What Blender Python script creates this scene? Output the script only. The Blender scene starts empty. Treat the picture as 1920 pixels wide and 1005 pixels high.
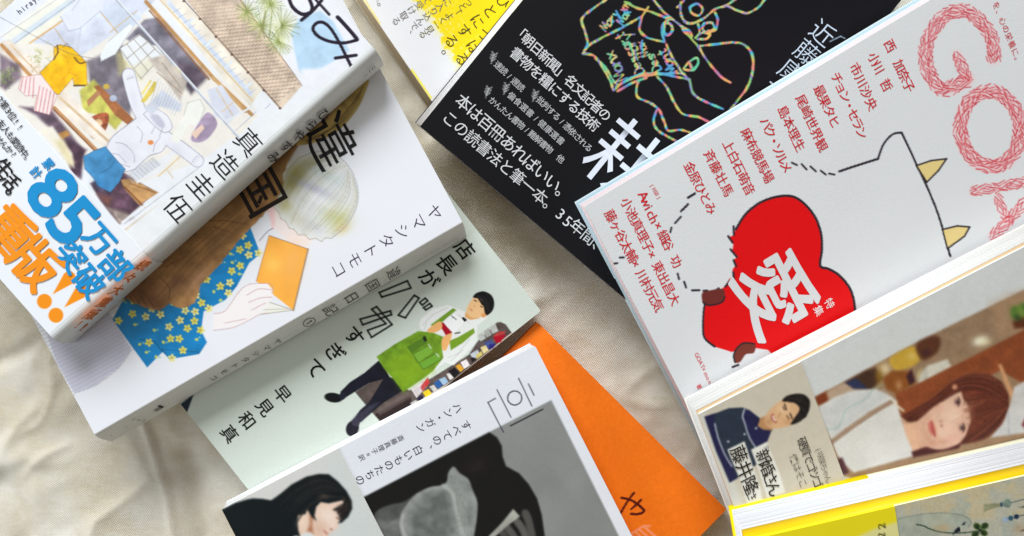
import bpy, math, random
import numpy as np
from mathutils import Vector

# ------------------------------------------------------------------ camera, light, exposure
sc = bpy.context.scene
F_PX, CAM_H = 1676.0, 0.400            # focal length in photo pixels, camera height above the cloth (m)
cam_d = bpy.data.cameras.new("camera"); cam = bpy.data.objects.new("camera", cam_d)
sc.collection.objects.link(cam); sc.camera = cam
cam.location = (0, 0, CAM_H); cam.rotation_euler = (0, 0, 0)
cam_d.sensor_fit = 'HORIZONTAL'; cam_d.sensor_width = 36.0; cam_d.lens = 36.0 * F_PX / 1920.0
cam_d.clip_start = 0.01; cam_d.clip_end = 50.0

world = bpy.data.worlds.new("World"); sc.world = world; world.use_nodes = True
bg = world.node_tree.nodes["Background"]
bg.inputs[0].default_value = (1.0, 0.90, 0.74, 1.0); bg.inputs[1].default_value = 0.20

def area(name, loc, target, sx, sy, power, col):
    d = bpy.data.lights.new(name, 'AREA'); d.shape = 'RECTANGLE'; d.size = sx; d.size_y = sy
    d.energy = power; d.color = col
    o = bpy.data.objects.new(name, d); sc.collection.objects.link(o)
    o.location = loc
    o.rotation_euler = (Vector(target) - Vector(loc)).to_track_quat('-Z', 'Y').to_euler()
    return o
area("window_light", (-0.62, 1.75, 1.08), (0.02, 0.0, 0.0), 1.15, 0.80, 69.0, (0.93, 0.965, 1.0))
area("side_window_light", (-1.15, -0.35, 0.75), (-0.05, 0.0, 0.0), 0.7, 0.6, 5.5, (0.86, 0.94, 1.0))

sc.view_settings.view_transform = 'Standard'; sc.view_settings.look = 'None'
sc.view_settings.exposure = 0.0; sc.view_settings.gamma = 1.0

# ------------------------------------------------------------------ helpers
rng = np.random.default_rng(7); random.seed(7)

def W(px, py, z):                      # photo pixel + height -> point in the place (m)
    k = (CAM_H - z) / F_PX
    return np.array([(px - 960.0) * k, -(py - 502.5) * k, z])

def s2l(c):
    c = np.asarray(c, float) / 255.0
    return np.where(c <= 0.04045, c / 12.92, ((c + 0.055) / 1.055) ** 2.4)

def hash2(ix, iy, seed):
    n = (ix.astype(np.int64) * 374761393 + iy.astype(np.int64) * 668265263 + seed * 1442695041) & 0x7fffffff
    n = ((n ^ (n >> 13)) * 1274126177) & 0x7fffffff
    return ((n ^ (n >> 16)) & 0xffff) / 65535.0

def vnoise(x, y, seed=0):
    ix, iy = np.floor(x), np.floor(y); fx, fy = x - ix, y - iy
    fx = fx * fx * (3 - 2 * fx); fy = fy * fy * (3 - 2 * fy)
    a = hash2(ix, iy, seed); b = hash2(ix + 1, iy, seed); c = hash2(ix, iy + 1, seed); d = hash2(ix + 1, iy + 1, seed)
    return (a * (1 - fx) + b * fx) * (1 - fy) + (c * (1 - fx) + d * fx) * fy

def fbm(x, y, seed=0, oct=4):
    s = 0; a = 0.5; t = 0
    for i in range(oct):
        s = s + a * vnoise(x * 2 ** i, y * 2 ** i, seed + i * 17); t += a; a *= 0.5
    return s / t

def catmull(pts, closed=True, n=6):
    P = np.array(pts, float); m = len(P); out = []
    for i in range(m if closed else m - 1):
        if closed: p0, p1, p2, p3 = P[i - 1], P[i], P[(i + 1) % m], P[(i + 2) % m]
        else: p0, p1, p2, p3 = P[max(i - 1, 0)], P[i], P[i + 1], P[min(i + 2, m - 1)]
        for k in range(n):
            t = k / n
            out.append(0.5 * (2 * p1 + (p2 - p0) * t + (2 * p0 - 5 * p1 + 4 * p2 - p3) * t * t + (3 * p1 - p0 - 3 * p2 + p3) * t ** 3))
    if not closed: out.append(P[-1])
    return np.array(out)

def zz(x0, y0, s):                     # coordinates read off an enlarged detail of the cover
    return lambda *a: [(x0 + x / s, y0 + y / s) for x, y in a]

class Print:                           # printed colours of one cover, sampled at its surface points
    def __init__(s, X, Y, base):
        s.X, s.Y = X, Y; s.C = np.empty((len(X), 3)); s.C[:] = np.asarray(base, float)
    def sub(s, x0, y0, x1, y1):
        return np.nonzero((s.X >= x0) & (s.X <= x1) & (s.Y >= y0) & (s.Y <= y1))[0]
    def mix(s, i, a, col, tex=0.0, seed=1, tsc=14.0):
        col = np.asarray(col, float)
        if tex:
            n = fbm(s.X[i] / tsc, s.Y[i] / tsc, seed, 4) - 0.5
            col = np.clip(col[None, :] * (1 + 2 * tex * n)[:, None], 0, 255)
        s.C[i] = s.C[i] * (1 - a[:, None]) + col * a[:, None]
    def poly(s, pts, col, soft=1.0, a=1.0, smooth=False, tex=0.0, seed=1, tsc=14.0, grow=0.0, wob=0.0):
        P = catmull(pts) if smooth else np.array(pts, float)
        m = soft + grow + wob + 1
        i = s.sub(P[:, 0].min() - m, P[:, 1].min() - m, P[:, 0].max() + m, P[:, 1].max() + m)
        if len(i) == 0: return
        x, y = s.X[i], s.Y[i]
        if wob:
            x = x + wob * 2 * (vnoise(x / 6, y / 6, seed + 3) - .5); y = y + wob * 2 * (vnoise(x / 6 + 50, y / 6, seed + 4) - .5)
        d = np.full(len(i), 1e9); sg = np.ones(len(i))
        for k in range(len(P)):
            ax, ay = P[k]; bx, by = P[k - 1]
            ex, ey = bx - ax, by - ay; wx, wy = x - ax, y - ay
            t = np.clip((wx * ex + wy * ey) / (ex * ex + ey * ey + 1e-9), 0, 1)
            d = np.minimum(d, (wx - ex * t) ** 2 + (wy - ey * t) ** 2)
            c1 = y >= ay; c2 = y < by; c3 = ex * wy > ey * wx
            f = (c1 & c2 & c3) | (~c1 & ~c2 & ~c3)
            sg = np.where(f, -sg, sg)
        d = sg * np.sqrt(d) - grow
        al = a * np.clip(0.5 - d / (2 * max(soft, 0.6)), 0, 1)
        s.mix(i, al * al * (3 - 2 * al) if soft > 2 and a == 1 else al, col, tex, seed, tsc)
    def line(s, pts, w, col, a=1.0, soft=0.9, smooth=False, cols=None, wob=0.0):
        P = catmull(pts, False) if smooth else np.array(pts, float)
        m = w / 2 + soft + 1 + wob
        for k in range(len(P) - 1):
            (ax, ay), (bx, by) = P[k], P[k + 1]
            i = s.sub(min(ax, bx) - m, min(ay, by) - m, max(ax, bx) + m, max(ay, by) + m)
            if len(i) == 0: continue
            x, y = s.X[i], s.Y[i]
            ex, ey = bx - ax, by - ay
            t = np.clip(((x - ax) * ex + (y - ay) * ey) / (ex * ex + ey * ey + 1e-9), 0, 1)
            d = np.hypot(x - ax - ex * t, y - ay - ey * t)
            ww = w / 2 + (wob * (vnoise(x / 7, y / 7, 5) - .5) * 2 if wob else 0)
            al = a * np.clip(0.5 + (ww - d) / (2 * soft), 0, 1)
            if cols is not None:
                c = cols(x, y); s.C[i] = s.C[i] * (1 - al[:, None]) + c * al[:, None]
            else: s.mix(i, al, col)
    def ell(s, cx, cy, rx, ry, col, rot=0.0, soft=1.0, a=1.0, tex=0.0, seed=1):
        m = max(rx, ry) + soft + 1
        i = s.sub(cx - m, cy - m, cx + m, cy + m)
        if len(i) == 0: return
        c, q = math.cos(math.radians(rot)), math.sin(math.radians(rot))
        dx, dy = s.X[i] - cx, s.Y[i] - cy
        r = np.hypot((dx * c + dy * q) / rx, (-dx * q + dy * c) / ry)
        al = a * np.clip(0.5 + (1 - r) * min(rx, ry) / (2 * soft), 0, 1)
        s.mix(i, al, col, tex, seed)
    def blob(s, cx, cy, rx, ry, col, rot=0.0, a=1.0):
        m = 2.6 * max(rx, ry)
        i = s.sub(cx - m, cy - m, cx + m, cy + m)
        if len(i) == 0: return
        c, q = math.cos(math.radians(rot)), math.sin(math.radians(rot))
        dx, dy = s.X[i] - cx, s.Y[i] - cy
        r2 = ((dx * c + dy * q) / rx) ** 2 + ((-dx * q + dy * c) / ry) ** 2
        s.mix(i, a * np.exp(-r2), col)
    def ring(s, cx, cy, r, w, col, a=1.0):
        t = np.linspace(0, 2 * math.pi, 28)
        s.line(np.stack([cx + r * np.cos(t), cy + r * np.sin(t)], 1), w, col, a)
    def strands(s, g0, g1, n, cols, w=(.7, 1.4), a=(.3, .7), seed=1, jit=3.0):
        r = np.random.default_rng(seed); A, B = catmull(g0, False, 5), catmull(g1, False, 5)
        m = max(len(A), len(B)); ia = np.linspace(0, len(A) - 1, m); ib = np.linspace(0, len(B) - 1, m)
        A = np.stack([np.interp(ia, np.arange(len(A)), A[:, k]) for k in (0, 1)], 1); B = np.stack([np.interp(ib, np.arange(len(B)), B[:, k]) for k in (0, 1)], 1)
        for k in range(n):
            f = r.random(); lo = int(r.uniform(0, .35) * m); hi = int(r.uniform(.65, 1.0) * m) + 1
            C = (A * (1 - f) + B * f + r.normal(0, jit * .4, 2))[lo:hi]
            if len(C) > 1: s.line(C, r.uniform(*w), np.asarray(cols[int(r.integers(len(cols)))]), r.uniform(*a), .8)
    def blur(s, n=1):                  # the softness of a printed photograph
        A = s.C.reshape(*s.shape, 3)
        for k in range(n):
            for ax in (0, 1):
                q = np.pad(A, [(1, 1) if i == ax else (0, 0) for i in range(3)], mode='edge')
                A = .25 * np.take(q, np.arange(A.shape[ax]), ax) + .5 * A + .25 * np.take(q, np.arange(2, A.shape[ax] + 2), ax)
        s.C = A.reshape(-1, 3)
    def wash(s, amt, tsc=18.0, seed=19):
        n = fbm(s.X / tsc, s.Y / tsc, seed, 5) - .5
        k = np.clip((238 - s.C.mean(1)) / 60, 0.15, 1)
        s.C = np.clip(s.C * (1 + 2 * amt * n * k)[:, None], 0, 255)
    def grain(s, amt, tsc=2.0, seed=9):
        n = fbm(s.X / tsc, s.Y / tsc, seed, 2) - .5
        s.C = np.clip(s.C + amt * n[:, None], 0, 255)

# ------------------------------------------------------------------ materials
def mat(name, col=(200, 200, 200), rough=0.5, spec=0.35, attr=None, bump=0.0, bscale=900.0, pages=False, coat=0.0, mottle=0.0):
    m = bpy.data.materials.new(name); m.use_nodes = True
    nt = m.node_tree; b = nt.nodes["Principled BSDF"]
    lin = s2l(col)
    b.inputs["Base Color"].default_value = (*lin, 1); b.inputs["Roughness"].default_value = rough
    b.inputs["Specular IOR Level"].default_value = spec
    if coat: b.inputs["Coat Weight"].default_value = coat; b.inputs["Coat Roughness"].default_value = 0.25
    if attr:
        a = nt.nodes.new("ShaderNodeAttribute"); a.attribute_name = attr
        nt.links.new(a.outputs["Color"], b.inputs["Base Color"])
    tc = nt.nodes.new("ShaderNodeTexCoord")
    if pages:
        a = nt.nodes.new("ShaderNodeAttribute"); a.attribute_name = "layer"
        n = nt.nodes.new("ShaderNodeTexNoise"); n.noise_dimensions = '1D'
        mu = nt.nodes.new("ShaderNodeMath"); mu.operation = 'MULTIPLY'; mu.inputs[1].default_value = 900.0
        nt.links.new(a.outputs["Fac"], mu.inputs[0]); nt.links.new(mu.outputs[0], n.inputs["W"])
        n.inputs["Scale"].default_value = 1.0; n.inputs["Detail"].default_value = 3.0
        r = nt.nodes.new("ShaderNodeValToRGB")
        r.color_ramp.elements[0].position = .3; r.color_ramp.elements[1].position = .7
        r.color_ramp.elements[0].color = (*(lin * 0.80), 1); r.color_ramp.elements[1].color = (*np.minimum(lin * 1.03, .9), 1)
        nt.links.new(n.outputs["Fac"], r.inputs[0]); nt.links.new(r.outputs[0], b.inputs["Base Color"])
    if mottle:
        n = nt.nodes.new("ShaderNodeTexNoise"); n.inputs["Scale"].default_value = 60; n.inputs["Detail"].default_value = 4
        nt.links.new(tc.outputs["Object"], n.inputs["Vector"])
        mx = nt.nodes.new("ShaderNodeMix"); mx.data_type = 'RGBA'
        mx.inputs[6].default_value = (*(lin * (1 - mottle)), 1); mx.inputs[7].default_value = (*np.minimum(lin * (1 + mottle), .95), 1)
        nt.links.new(n.outputs["Fac"], mx.inputs[0]); nt.links.new(mx.outputs[2], b.inputs["Base Color"])
    if bump:
        n = nt.nodes.new("ShaderNodeTexNoise"); n.inputs["Scale"].default_value = bscale; n.inputs["Detail"].default_value = 2
        nt.links.new(tc.outputs["Object"], n.inputs["Vector"])
        bp = nt.nodes.new("ShaderNodeBump"); bp.inputs["Strength"].default_value = bump; bp.inputs["Distance"].default_value = 0.0003
        nt.links.new(n.outputs["Fac"], bp.inputs["Height"]); nt.links.new(bp.outputs[0], b.inputs["Normal"])
    return m

_mats = {}
def ink(col):
    k = tuple(col)
    if k not in _mats: _mats[k] = mat("ink_%d_%d_%d" % k, col, 0.5, 0.3)
    return _mats[k]

def mesh_obj(name, verts, faces, material, parent=None, loc=(0, 0, 0), colors=None, layer=None, smooth=False):
    me = bpy.data.meshes.new(name)
    V = np.asarray(verts, float) - np.asarray(loc, float)[None, :]
    faces = np.asarray(faces, np.int32); k = faces.shape[1]
    me.vertices.add(len(V)); me.vertices.foreach_set("co", V.astype(np.float32).ravel())
    me.loops.add(faces.size); me.loops.foreach_set("vertex_index", faces.ravel())
    me.polygons.add(len(faces)); me.polygons.foreach_set("loop_start", np.arange(0, faces.size, k, dtype=np.int32))
    if smooth: me.polygons.foreach_set("use_smooth", np.arange(len(faces)) < (len(faces) if smooth is True else smooth))
    me.update(calc_edges=True)
    if colors is not None:
        a = me.color_attributes.new("print", 'FLOAT_COLOR', 'POINT')
        c = np.ones((len(V), 4), np.float32); c[:, :3] = s2l(colors); a.data.foreach_set("color", c.ravel())
    if layer is not None:
        a = me.attributes.new("layer", 'FLOAT', 'POINT'); a.data.foreach_set("value", np.asarray(layer, np.float32))
    me.materials.append(material)
    o = bpy.data.objects.new(name, me); sc.collection.objects.link(o)
    if parent is not None: o.parent = parent
    return o

# ------------------------------------------------------------------ lettering
_gl = {}
def glyphs(need):
    todo = [k for k in need if k not in _gl]; obs = []
    for ch, wt in todo:
        c = bpy.data.curves.new('g', 'FONT'); c.body = ch; c.size = 1.0; c.resolution_u = 3; c.offset = min(wt, 0.0)
        o = bpy.data.objects.new('g', c); sc.collection.objects.link(o); obs.append(((ch, wt), o, c))
    if not obs: return
    bpy.context.view_layer.update(); dg = bpy.context.evaluated_depsgraph_get()
    for k, o, c in obs:
        e = o.evaluated_get(dg); m = e.to_mesh(); m.calc_loop_triangles()
        v = np.array([p.co[:2] for p in m.vertices]) if len(m.vertices) else np.zeros((0, 2))
        t = np.array([t.vertices[:] for t in m.loop_triangles], int).reshape(-1, 3)
        z = np.zeros(len(v))
        if k[1] > 0 and len(v):                         # heavier weight: the stroke widened all round
            r = k[1] * 0.8; nd = 8 if k[1] > .012 else 4
            sh = [(0, 0)] + [(r * math.cos(a), r * math.sin(a)) for a in np.arange(nd) * 2 * math.pi / nd + .39]
            t = np.concatenate([t + i * len(v) for i in range(len(sh))]); z = np.repeat(np.arange(len(sh)) * 4e-6, len(v))
            v = np.concatenate([v + np.array(q) for q in sh])
        _gl[k] = (v, t, z); e.to_mesh_clear()
    for k, o, c in obs: bpy.data.objects.remove(o); bpy.data.curves.remove(c)

class Frame:                           # a flat printed face: corner, reading-right and reading-up directions
    def __init__(s, O, U, V):
        s.O = np.asarray(O, float); s.u = U / np.linalg.norm(U); s.v = V / np.linalg.norm(V)
        n = np.cross(s.u, s.v); s.n = n / np.linalg.norm(n)
        s.G = np.linalg.inv(np.array([[1, s.u @ s.v], [s.u @ s.v, 1]]))
    def ab(s, p):                      # photo pixel -> position on the face (m)
        d = np.array([(p[0] - 960.0) / F_PX, -(p[1] - 502.5) / F_PX, -1.0]); c = np.array([0, 0, CAM_H])
        t = ((s.O - c) @ s.n) / (d @ s.n); q = c + d * t - s.O
        r = s.G @ np.array([q @ s.u, q @ s.v]); return r
    def at(s, a, b, lift): return s.O + s.u * a + s.v * b + s.n * lift

def text(fr, parent, loc, string, p0, p1, size, col, wt=0.0, name="lettering", vert=False, rot=0.0, sx=1.0, lift=0.00012, book=None):
    """characters spread evenly from the centre of the first (p0) to the centre of the last (p1), size in photo pixels"""
    chars = list(string); n = len(chars)
    glyphs({(c, wt) for c in chars if c.strip()})
    A, B = fr.ab(p0), fr.ab(p1)
    mid = fr.at(*(A + B) / 2, 0); em = size * (CAM_H - mid[2]) / F_PX
    Vs, Ts, off = [], [], 0
    ca, sa = math.cos(rot), math.sin(rot)
    for i, c in enumerate(chars):
        if not c.strip(): continue
        v, t, zl = _gl[(c, wt)]
        if len(v) == 0: continue
        pos = A + (B - A) * (i / (n - 1) if n > 1 else 0.5)
        if ord(c) < 0x2000 and c not in '×':
            q = v - np.array([(v[:, 0].min() + v[:, 0].max()) / 2, 0.345])
        else: q = v - np.array([0.5, 0.36])
        if vert and c in '、。': q = q + np.array([0.6, 0.5])
        if vert and c in 'ー―=': q = np.stack([q[:, 1], -q[:, 0]], 1)
        q = q * em * np.array([sx, 1.0])
        q = np.stack([q[:, 0] * ca - q[:, 1] * sa, q[:, 0] * sa + q[:, 1] * ca], 1) + pos
        Vs.append(fr.O + q[:, :1] * fr.u + q[:, 1:] * fr.v + fr.n * (lift + zl + (book.lift(q[:, 0] / book.w, q[:, 1] / book.h) if book else 0))[:, None]); Ts.append(t + off); off += len(v)
    if not Vs: return
    return mesh_obj(name, np.concatenate(Vs), np.concatenate(Ts), ink(col), parent, loc)

# ------------------------------------------------------------------ a book
PAGE = {}
def page_mat(col):
    k = tuple(col)
    if k not in PAGE: PAGE[k] = mat("pages_%d_%d_%d" % k, col, 0.8, 0.15, pages=True)
    return PAGE[k]

class Book:
    def __init__(s, name, label, cat, BL, BR, TL, z, base, zb, group, bow=0.00035, pin=False, drop=0.0):
        s.bow, s.pin, s.drop, s.seed = bow, pin, drop, int(BL[0] * 3 + 5000)
        s.O = W(*BL, z[0]); s.U = W(*BR, z[1]) - s.O; s.V = W(*TL, z[2]) - s.O
        s.D = W(*base, zb) - s.O
        s.w, s.h, s.t = np.linalg.norm(s.U), np.linalg.norm(s.V), np.linalg.norm(s.D)
        s.fr = Frame(s.O, s.U, s.V); s.n = s.fr.n
        s.loc = s.O + s.D + (s.U + s.V) / 2
        s.root = bpy.data.objects.new(name, None); sc.collection.objects.link(s.root)
        s.root.empty_display_size = 0.02; s.root.location = s.loc
        s.root["label"] = label; s.root["category"] = cat
        if group: s.root["group"] = group
    def uv(s, p): a = s.fr.ab(p); return a[0] / s.w, a[1] / s.h
    def lift(s, u, v):                 # gentle warp of the cover; a rounded fore-edge where drop is set
        w = s.bow * (fbm(u * 2.6 + 10, v * 3.2 + 10, s.seed, 3) - .5) * 2
        if s.pin: w = w * np.clip((1 - u) / .12, 0, 1)
        if s.drop: w = w - s.drop * np.clip((.10 - u) / .10, 0, 1) ** 2
        return w
    def P(s, u, v, t=1.0): return s.O + s.U * u + s.V * v + s.D * (1 - t)
    def slab(s, name, t0, t1, inset, material, ins_r=None, parent=None):
        if "page_block" in name: return s.pages(name, t0, t1, inset, material, ins_r)
        iu, iv = inset / s.w, inset / s.h; ir = iu if ins_r is None else ins_r / s.w
        q = [(iu, iv), (1 - ir, iv), (1 - ir, 1 - iv), (iu, 1 - iv)]
        v = [s.P(a, b, t0) for a, b in q] + [s.P(a, b, t1) for a, b in q]
        f = [(3, 2, 1, 0), (4, 5, 6, 7), (0, 1, 5, 4), (1, 2, 6, 5), (2, 3, 7, 6), (3, 0, 4, 7)]
        return mesh_obj(name, v, f, material, parent or s.root, s.loc, layer=[s.t * t0] * 4 + [s.t * t1] * 4)
    def pages(s, name, t0, t1, inset, material, ins_r=None):
        """the block of leaves, as gatherings that sit a little unevenly"""
        r = np.random.default_rng(s.seed + len(name)); n = max(6, int(s.t * (t1 - t0) / .00085)); V, F, Lr = [], [], []
        cuts = np.linspace(t0, t1, n + 1); cuts[1:-1] += r.uniform(-.3, .3, n - 1) * (t1 - t0) / n
        for k in range(n):
            j = r.uniform(0, .00026, 4) + inset * .6; ir = (ins_r if ins_r is not None else inset) + j[1] * .3
            q = [(j[0] / s.w, j[2] / s.h), (1 - ir / s.w, j[2] / s.h), (1 - ir / s.w, 1 - j[3] / s.h), (j[0] / s.w, 1 - j[3] / s.h)]
            b = len(V); a0, a1 = cuts[k], cuts[k + 1]
            V += [s.P(a, c, a0 + 1e-4) for a, c in q] + [s.P(a, c, a1) for a, c in q]; Lr += [s.t * a0] * 4 + [s.t * a1] * 4
            F += [tuple(b + i for i in f) for f in ((3, 2, 1, 0), (4, 5, 6, 7), (0, 1, 5, 4), (1, 2, 6, 5), (2, 3, 7, 6), (3, 0, 4, 7))]
        return mesh_obj(name, V, F, material, s.root, s.loc, layer=Lr)
    def sheet(s, name, painter, base, material, u0=0.0, u1=1.0, v0=0.0, v1=1.0, lift=0.0, thick=0.0004, res=1.8, edge=(235, 232, 225), parent=None):
        """a printed sheet (cover or paper band): fine mesh where the photograph sees it, coarse elsewhere"""
        uu = np.linspace(u0, u1, 60); vv = np.linspace(v0, v1, 60)
        g = s.O + uu[:, None, None] * s.U + vv[None, :, None] * s.V
        k = F_PX / (CAM_H - g[..., 2]); px = 960 + g[..., 0] * k; py = 502.5 - g[..., 1] * k
        ins = (px > -12) & (px < 1932) & (py > -12) & (py < 1017)
        def steps(lo, hi, L, on):
            ii = np.nonzero(on)[0]; grid = np.linspace(lo, hi, 60)
            a, b = (grid[max(ii[0] - 1, 0)], grid[min(ii[-1] + 1, 59)]) if len(ii) else (lo, lo)
            pxm = 4.45e3 * L; out = [np.linspace(a, b, max(2, int((b - a) * pxm / res)))]
            if a > lo: out.insert(0, np.linspace(lo, a, max(2, int((a - lo) * pxm / 25)))[:-1])
            if b < hi: out.append(np.linspace(b, hi, max(2, int((hi - b) * pxm / 25)))[1:])
            return np.concatenate(out)
        us = steps(u0, u1, s.w, ins.any(1)); vs = steps(v0, v1, s.h, ins.any(0))
        Ug, Vg = np.meshgrid(us, vs, indexing='ij'); nu, nv = Ug.shape
        rc = .0009                                       # slightly rounded corners
        for cu, su in ((u0, 1), (u1, -1)):
            if s.pin and su < 0: continue
            for cv, sv in ((v0, 1), (v1, -1)):
                if name == "paper_band": continue
                a, b = (Ug - cu) * su * s.w, (Vg - cv) * sv * s.h; d = np.hypot(a - rc, b - rc)
                m = (a < rc) & (b < rc) & (d > rc)
                Ug = np.where(m, cu + su * (rc + (a - rc) * rc / np.maximum(d, 1e-9)) / s.w, Ug); Vg = np.where(m, cv + sv * (rc + (b - rc) * rc / np.maximum(d, 1e-9)) / s.h, Vg)
        P = s.O + Ug[..., None] * s.U + Vg[..., None] * s.V
        k = F_PX / (CAM_H - P[..., 2]); X = 960 + P[..., 0] * k; Y = 502.5 - P[..., 1] * k
        P = P + s.n * (lift + s.lift(Ug, Vg))[..., None]
        pr = Print(X.ravel(), Y.ravel(), base); pr.shape = (nu, nv); painter(pr)
        idx = np.arange(nu * nv).reshape(nu, nv)
        F = np.stack([idx[:-1, :-1], idx[1:, :-1], idx[1:, 1:], idx[:-1, 1:]], -1).reshape(-1, 4)
        bd = np.concatenate([idx[:, 0], idx[-1, 1:], idx[-2::-1, -1], idx[0, -2:0:-1]])
        Pf = P.reshape(-1, 3); low = Pf[bd] + s.D / s.t * thick
        n0 = len(Pf); nb = len(bd); j = np.arange(nb); jn = (j + 1) % nb
        top2 = Pf[bd]                                   # own copy so that the edge keeps the paper's colour
        F2 = np.stack([n0 + j, n0 + nb + j, n0 + nb + jn, n0 + jn], -1)
        Vv = np.concatenate([Pf, top2, low]); C = np.concatenate([np.clip(pr.C, 0, 255), np.tile(np.asarray(edge, float), (2 * nb, 1))])
        return mesh_obj(name, Vv, np.concatenate([F, F2]), material, parent or s.root, s.loc, colors=C, smooth=len(F))
    def spine(s, name, r, painter, base, material, v0=0.0, v1=1.0, lift=0.0, parent=None, edge=(235, 235, 232)):
        """rounded spine on the reading-right side, from the cover down to the back"""
        prof = []
        eu = s.U / s.w
        for k in range(9):
            t = k / 8; a = -eu * r; c = s.D * 0.5
            prof.append((1 - t) ** 2 * a + t * t * c)
        for k in range(1, 6): prof.append(s.D * (0.5 + 0.1 * k))
        prof = np.array(prof); tan = np.gradient(prof, axis=0)
        out = np.cross(s.V / s.h, tan); out /= -np.linalg.norm(out, axis=1)[:, None]
        out = np.where((out @ (s.n + eu))[:, None] < 0, -out, out)
        prof = prof + out * lift
        vs = np.linspace(v0, v1, max(8, int((v1 - v0) * s.h * 4450 / 2.0)))
        P = s.O + s.U + vs[None, :, None] * s.V + prof[:, None, :]
        # finer across
        m = len(prof); ti = np.linspace(0, m - 1, 40); i0 = np.minimum(ti.astype(int), m - 2); f = (ti - i0)[:, None, None]
        P = P[i0] * (1 - f) + P[i0 + 1] * f
        nu, nv = P.shape[:2]
        k = F_PX / (CAM_H - P[..., 2]); X = 960 + P[..., 0] * k; Y = 502.5 - P[..., 1] * k
        pr = Print(X.ravel(), Y.ravel(), base); painter(pr)
        idx = np.arange(nu * nv).reshape(nu, nv)
        F = np.stack([idx[:-1, :-1], idx[1:, :-1], idx[1:, 1:], idx[:-1, 1:]], -1).reshape(-1, 4)
        return mesh_obj(name, P.reshape(-1, 3), F, material, parent or s.root, s.loc, colors=np.clip(pr.C, 0, 255), smooth=True)
    def spine_frame(s, lift=0.0):
        n = np.cross(s.D, s.V); n /= np.linalg.norm(n)
        return Frame(s.O + s.U + n * lift, s.D, s.V)
    def text(s, parent, *a, **k): return text(s.fr, parent, s.loc, *a, book=s, **k)

glossy = mat("cover_gloss", rough=0.38, spec=0.3, attr="print", coat=0.12)
matte = mat("cover_matte", rough=0.62, spec=0.25, attr="print", bump=0.12, bscale=1500)
textured = mat("cover_textured", rough=0.55, spec=0.3, attr="print", bump=0.22, bscale=1500)
dark_gloss = mat("cover_dark", rough=0.5, spec=0.18, attr="print")

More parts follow.
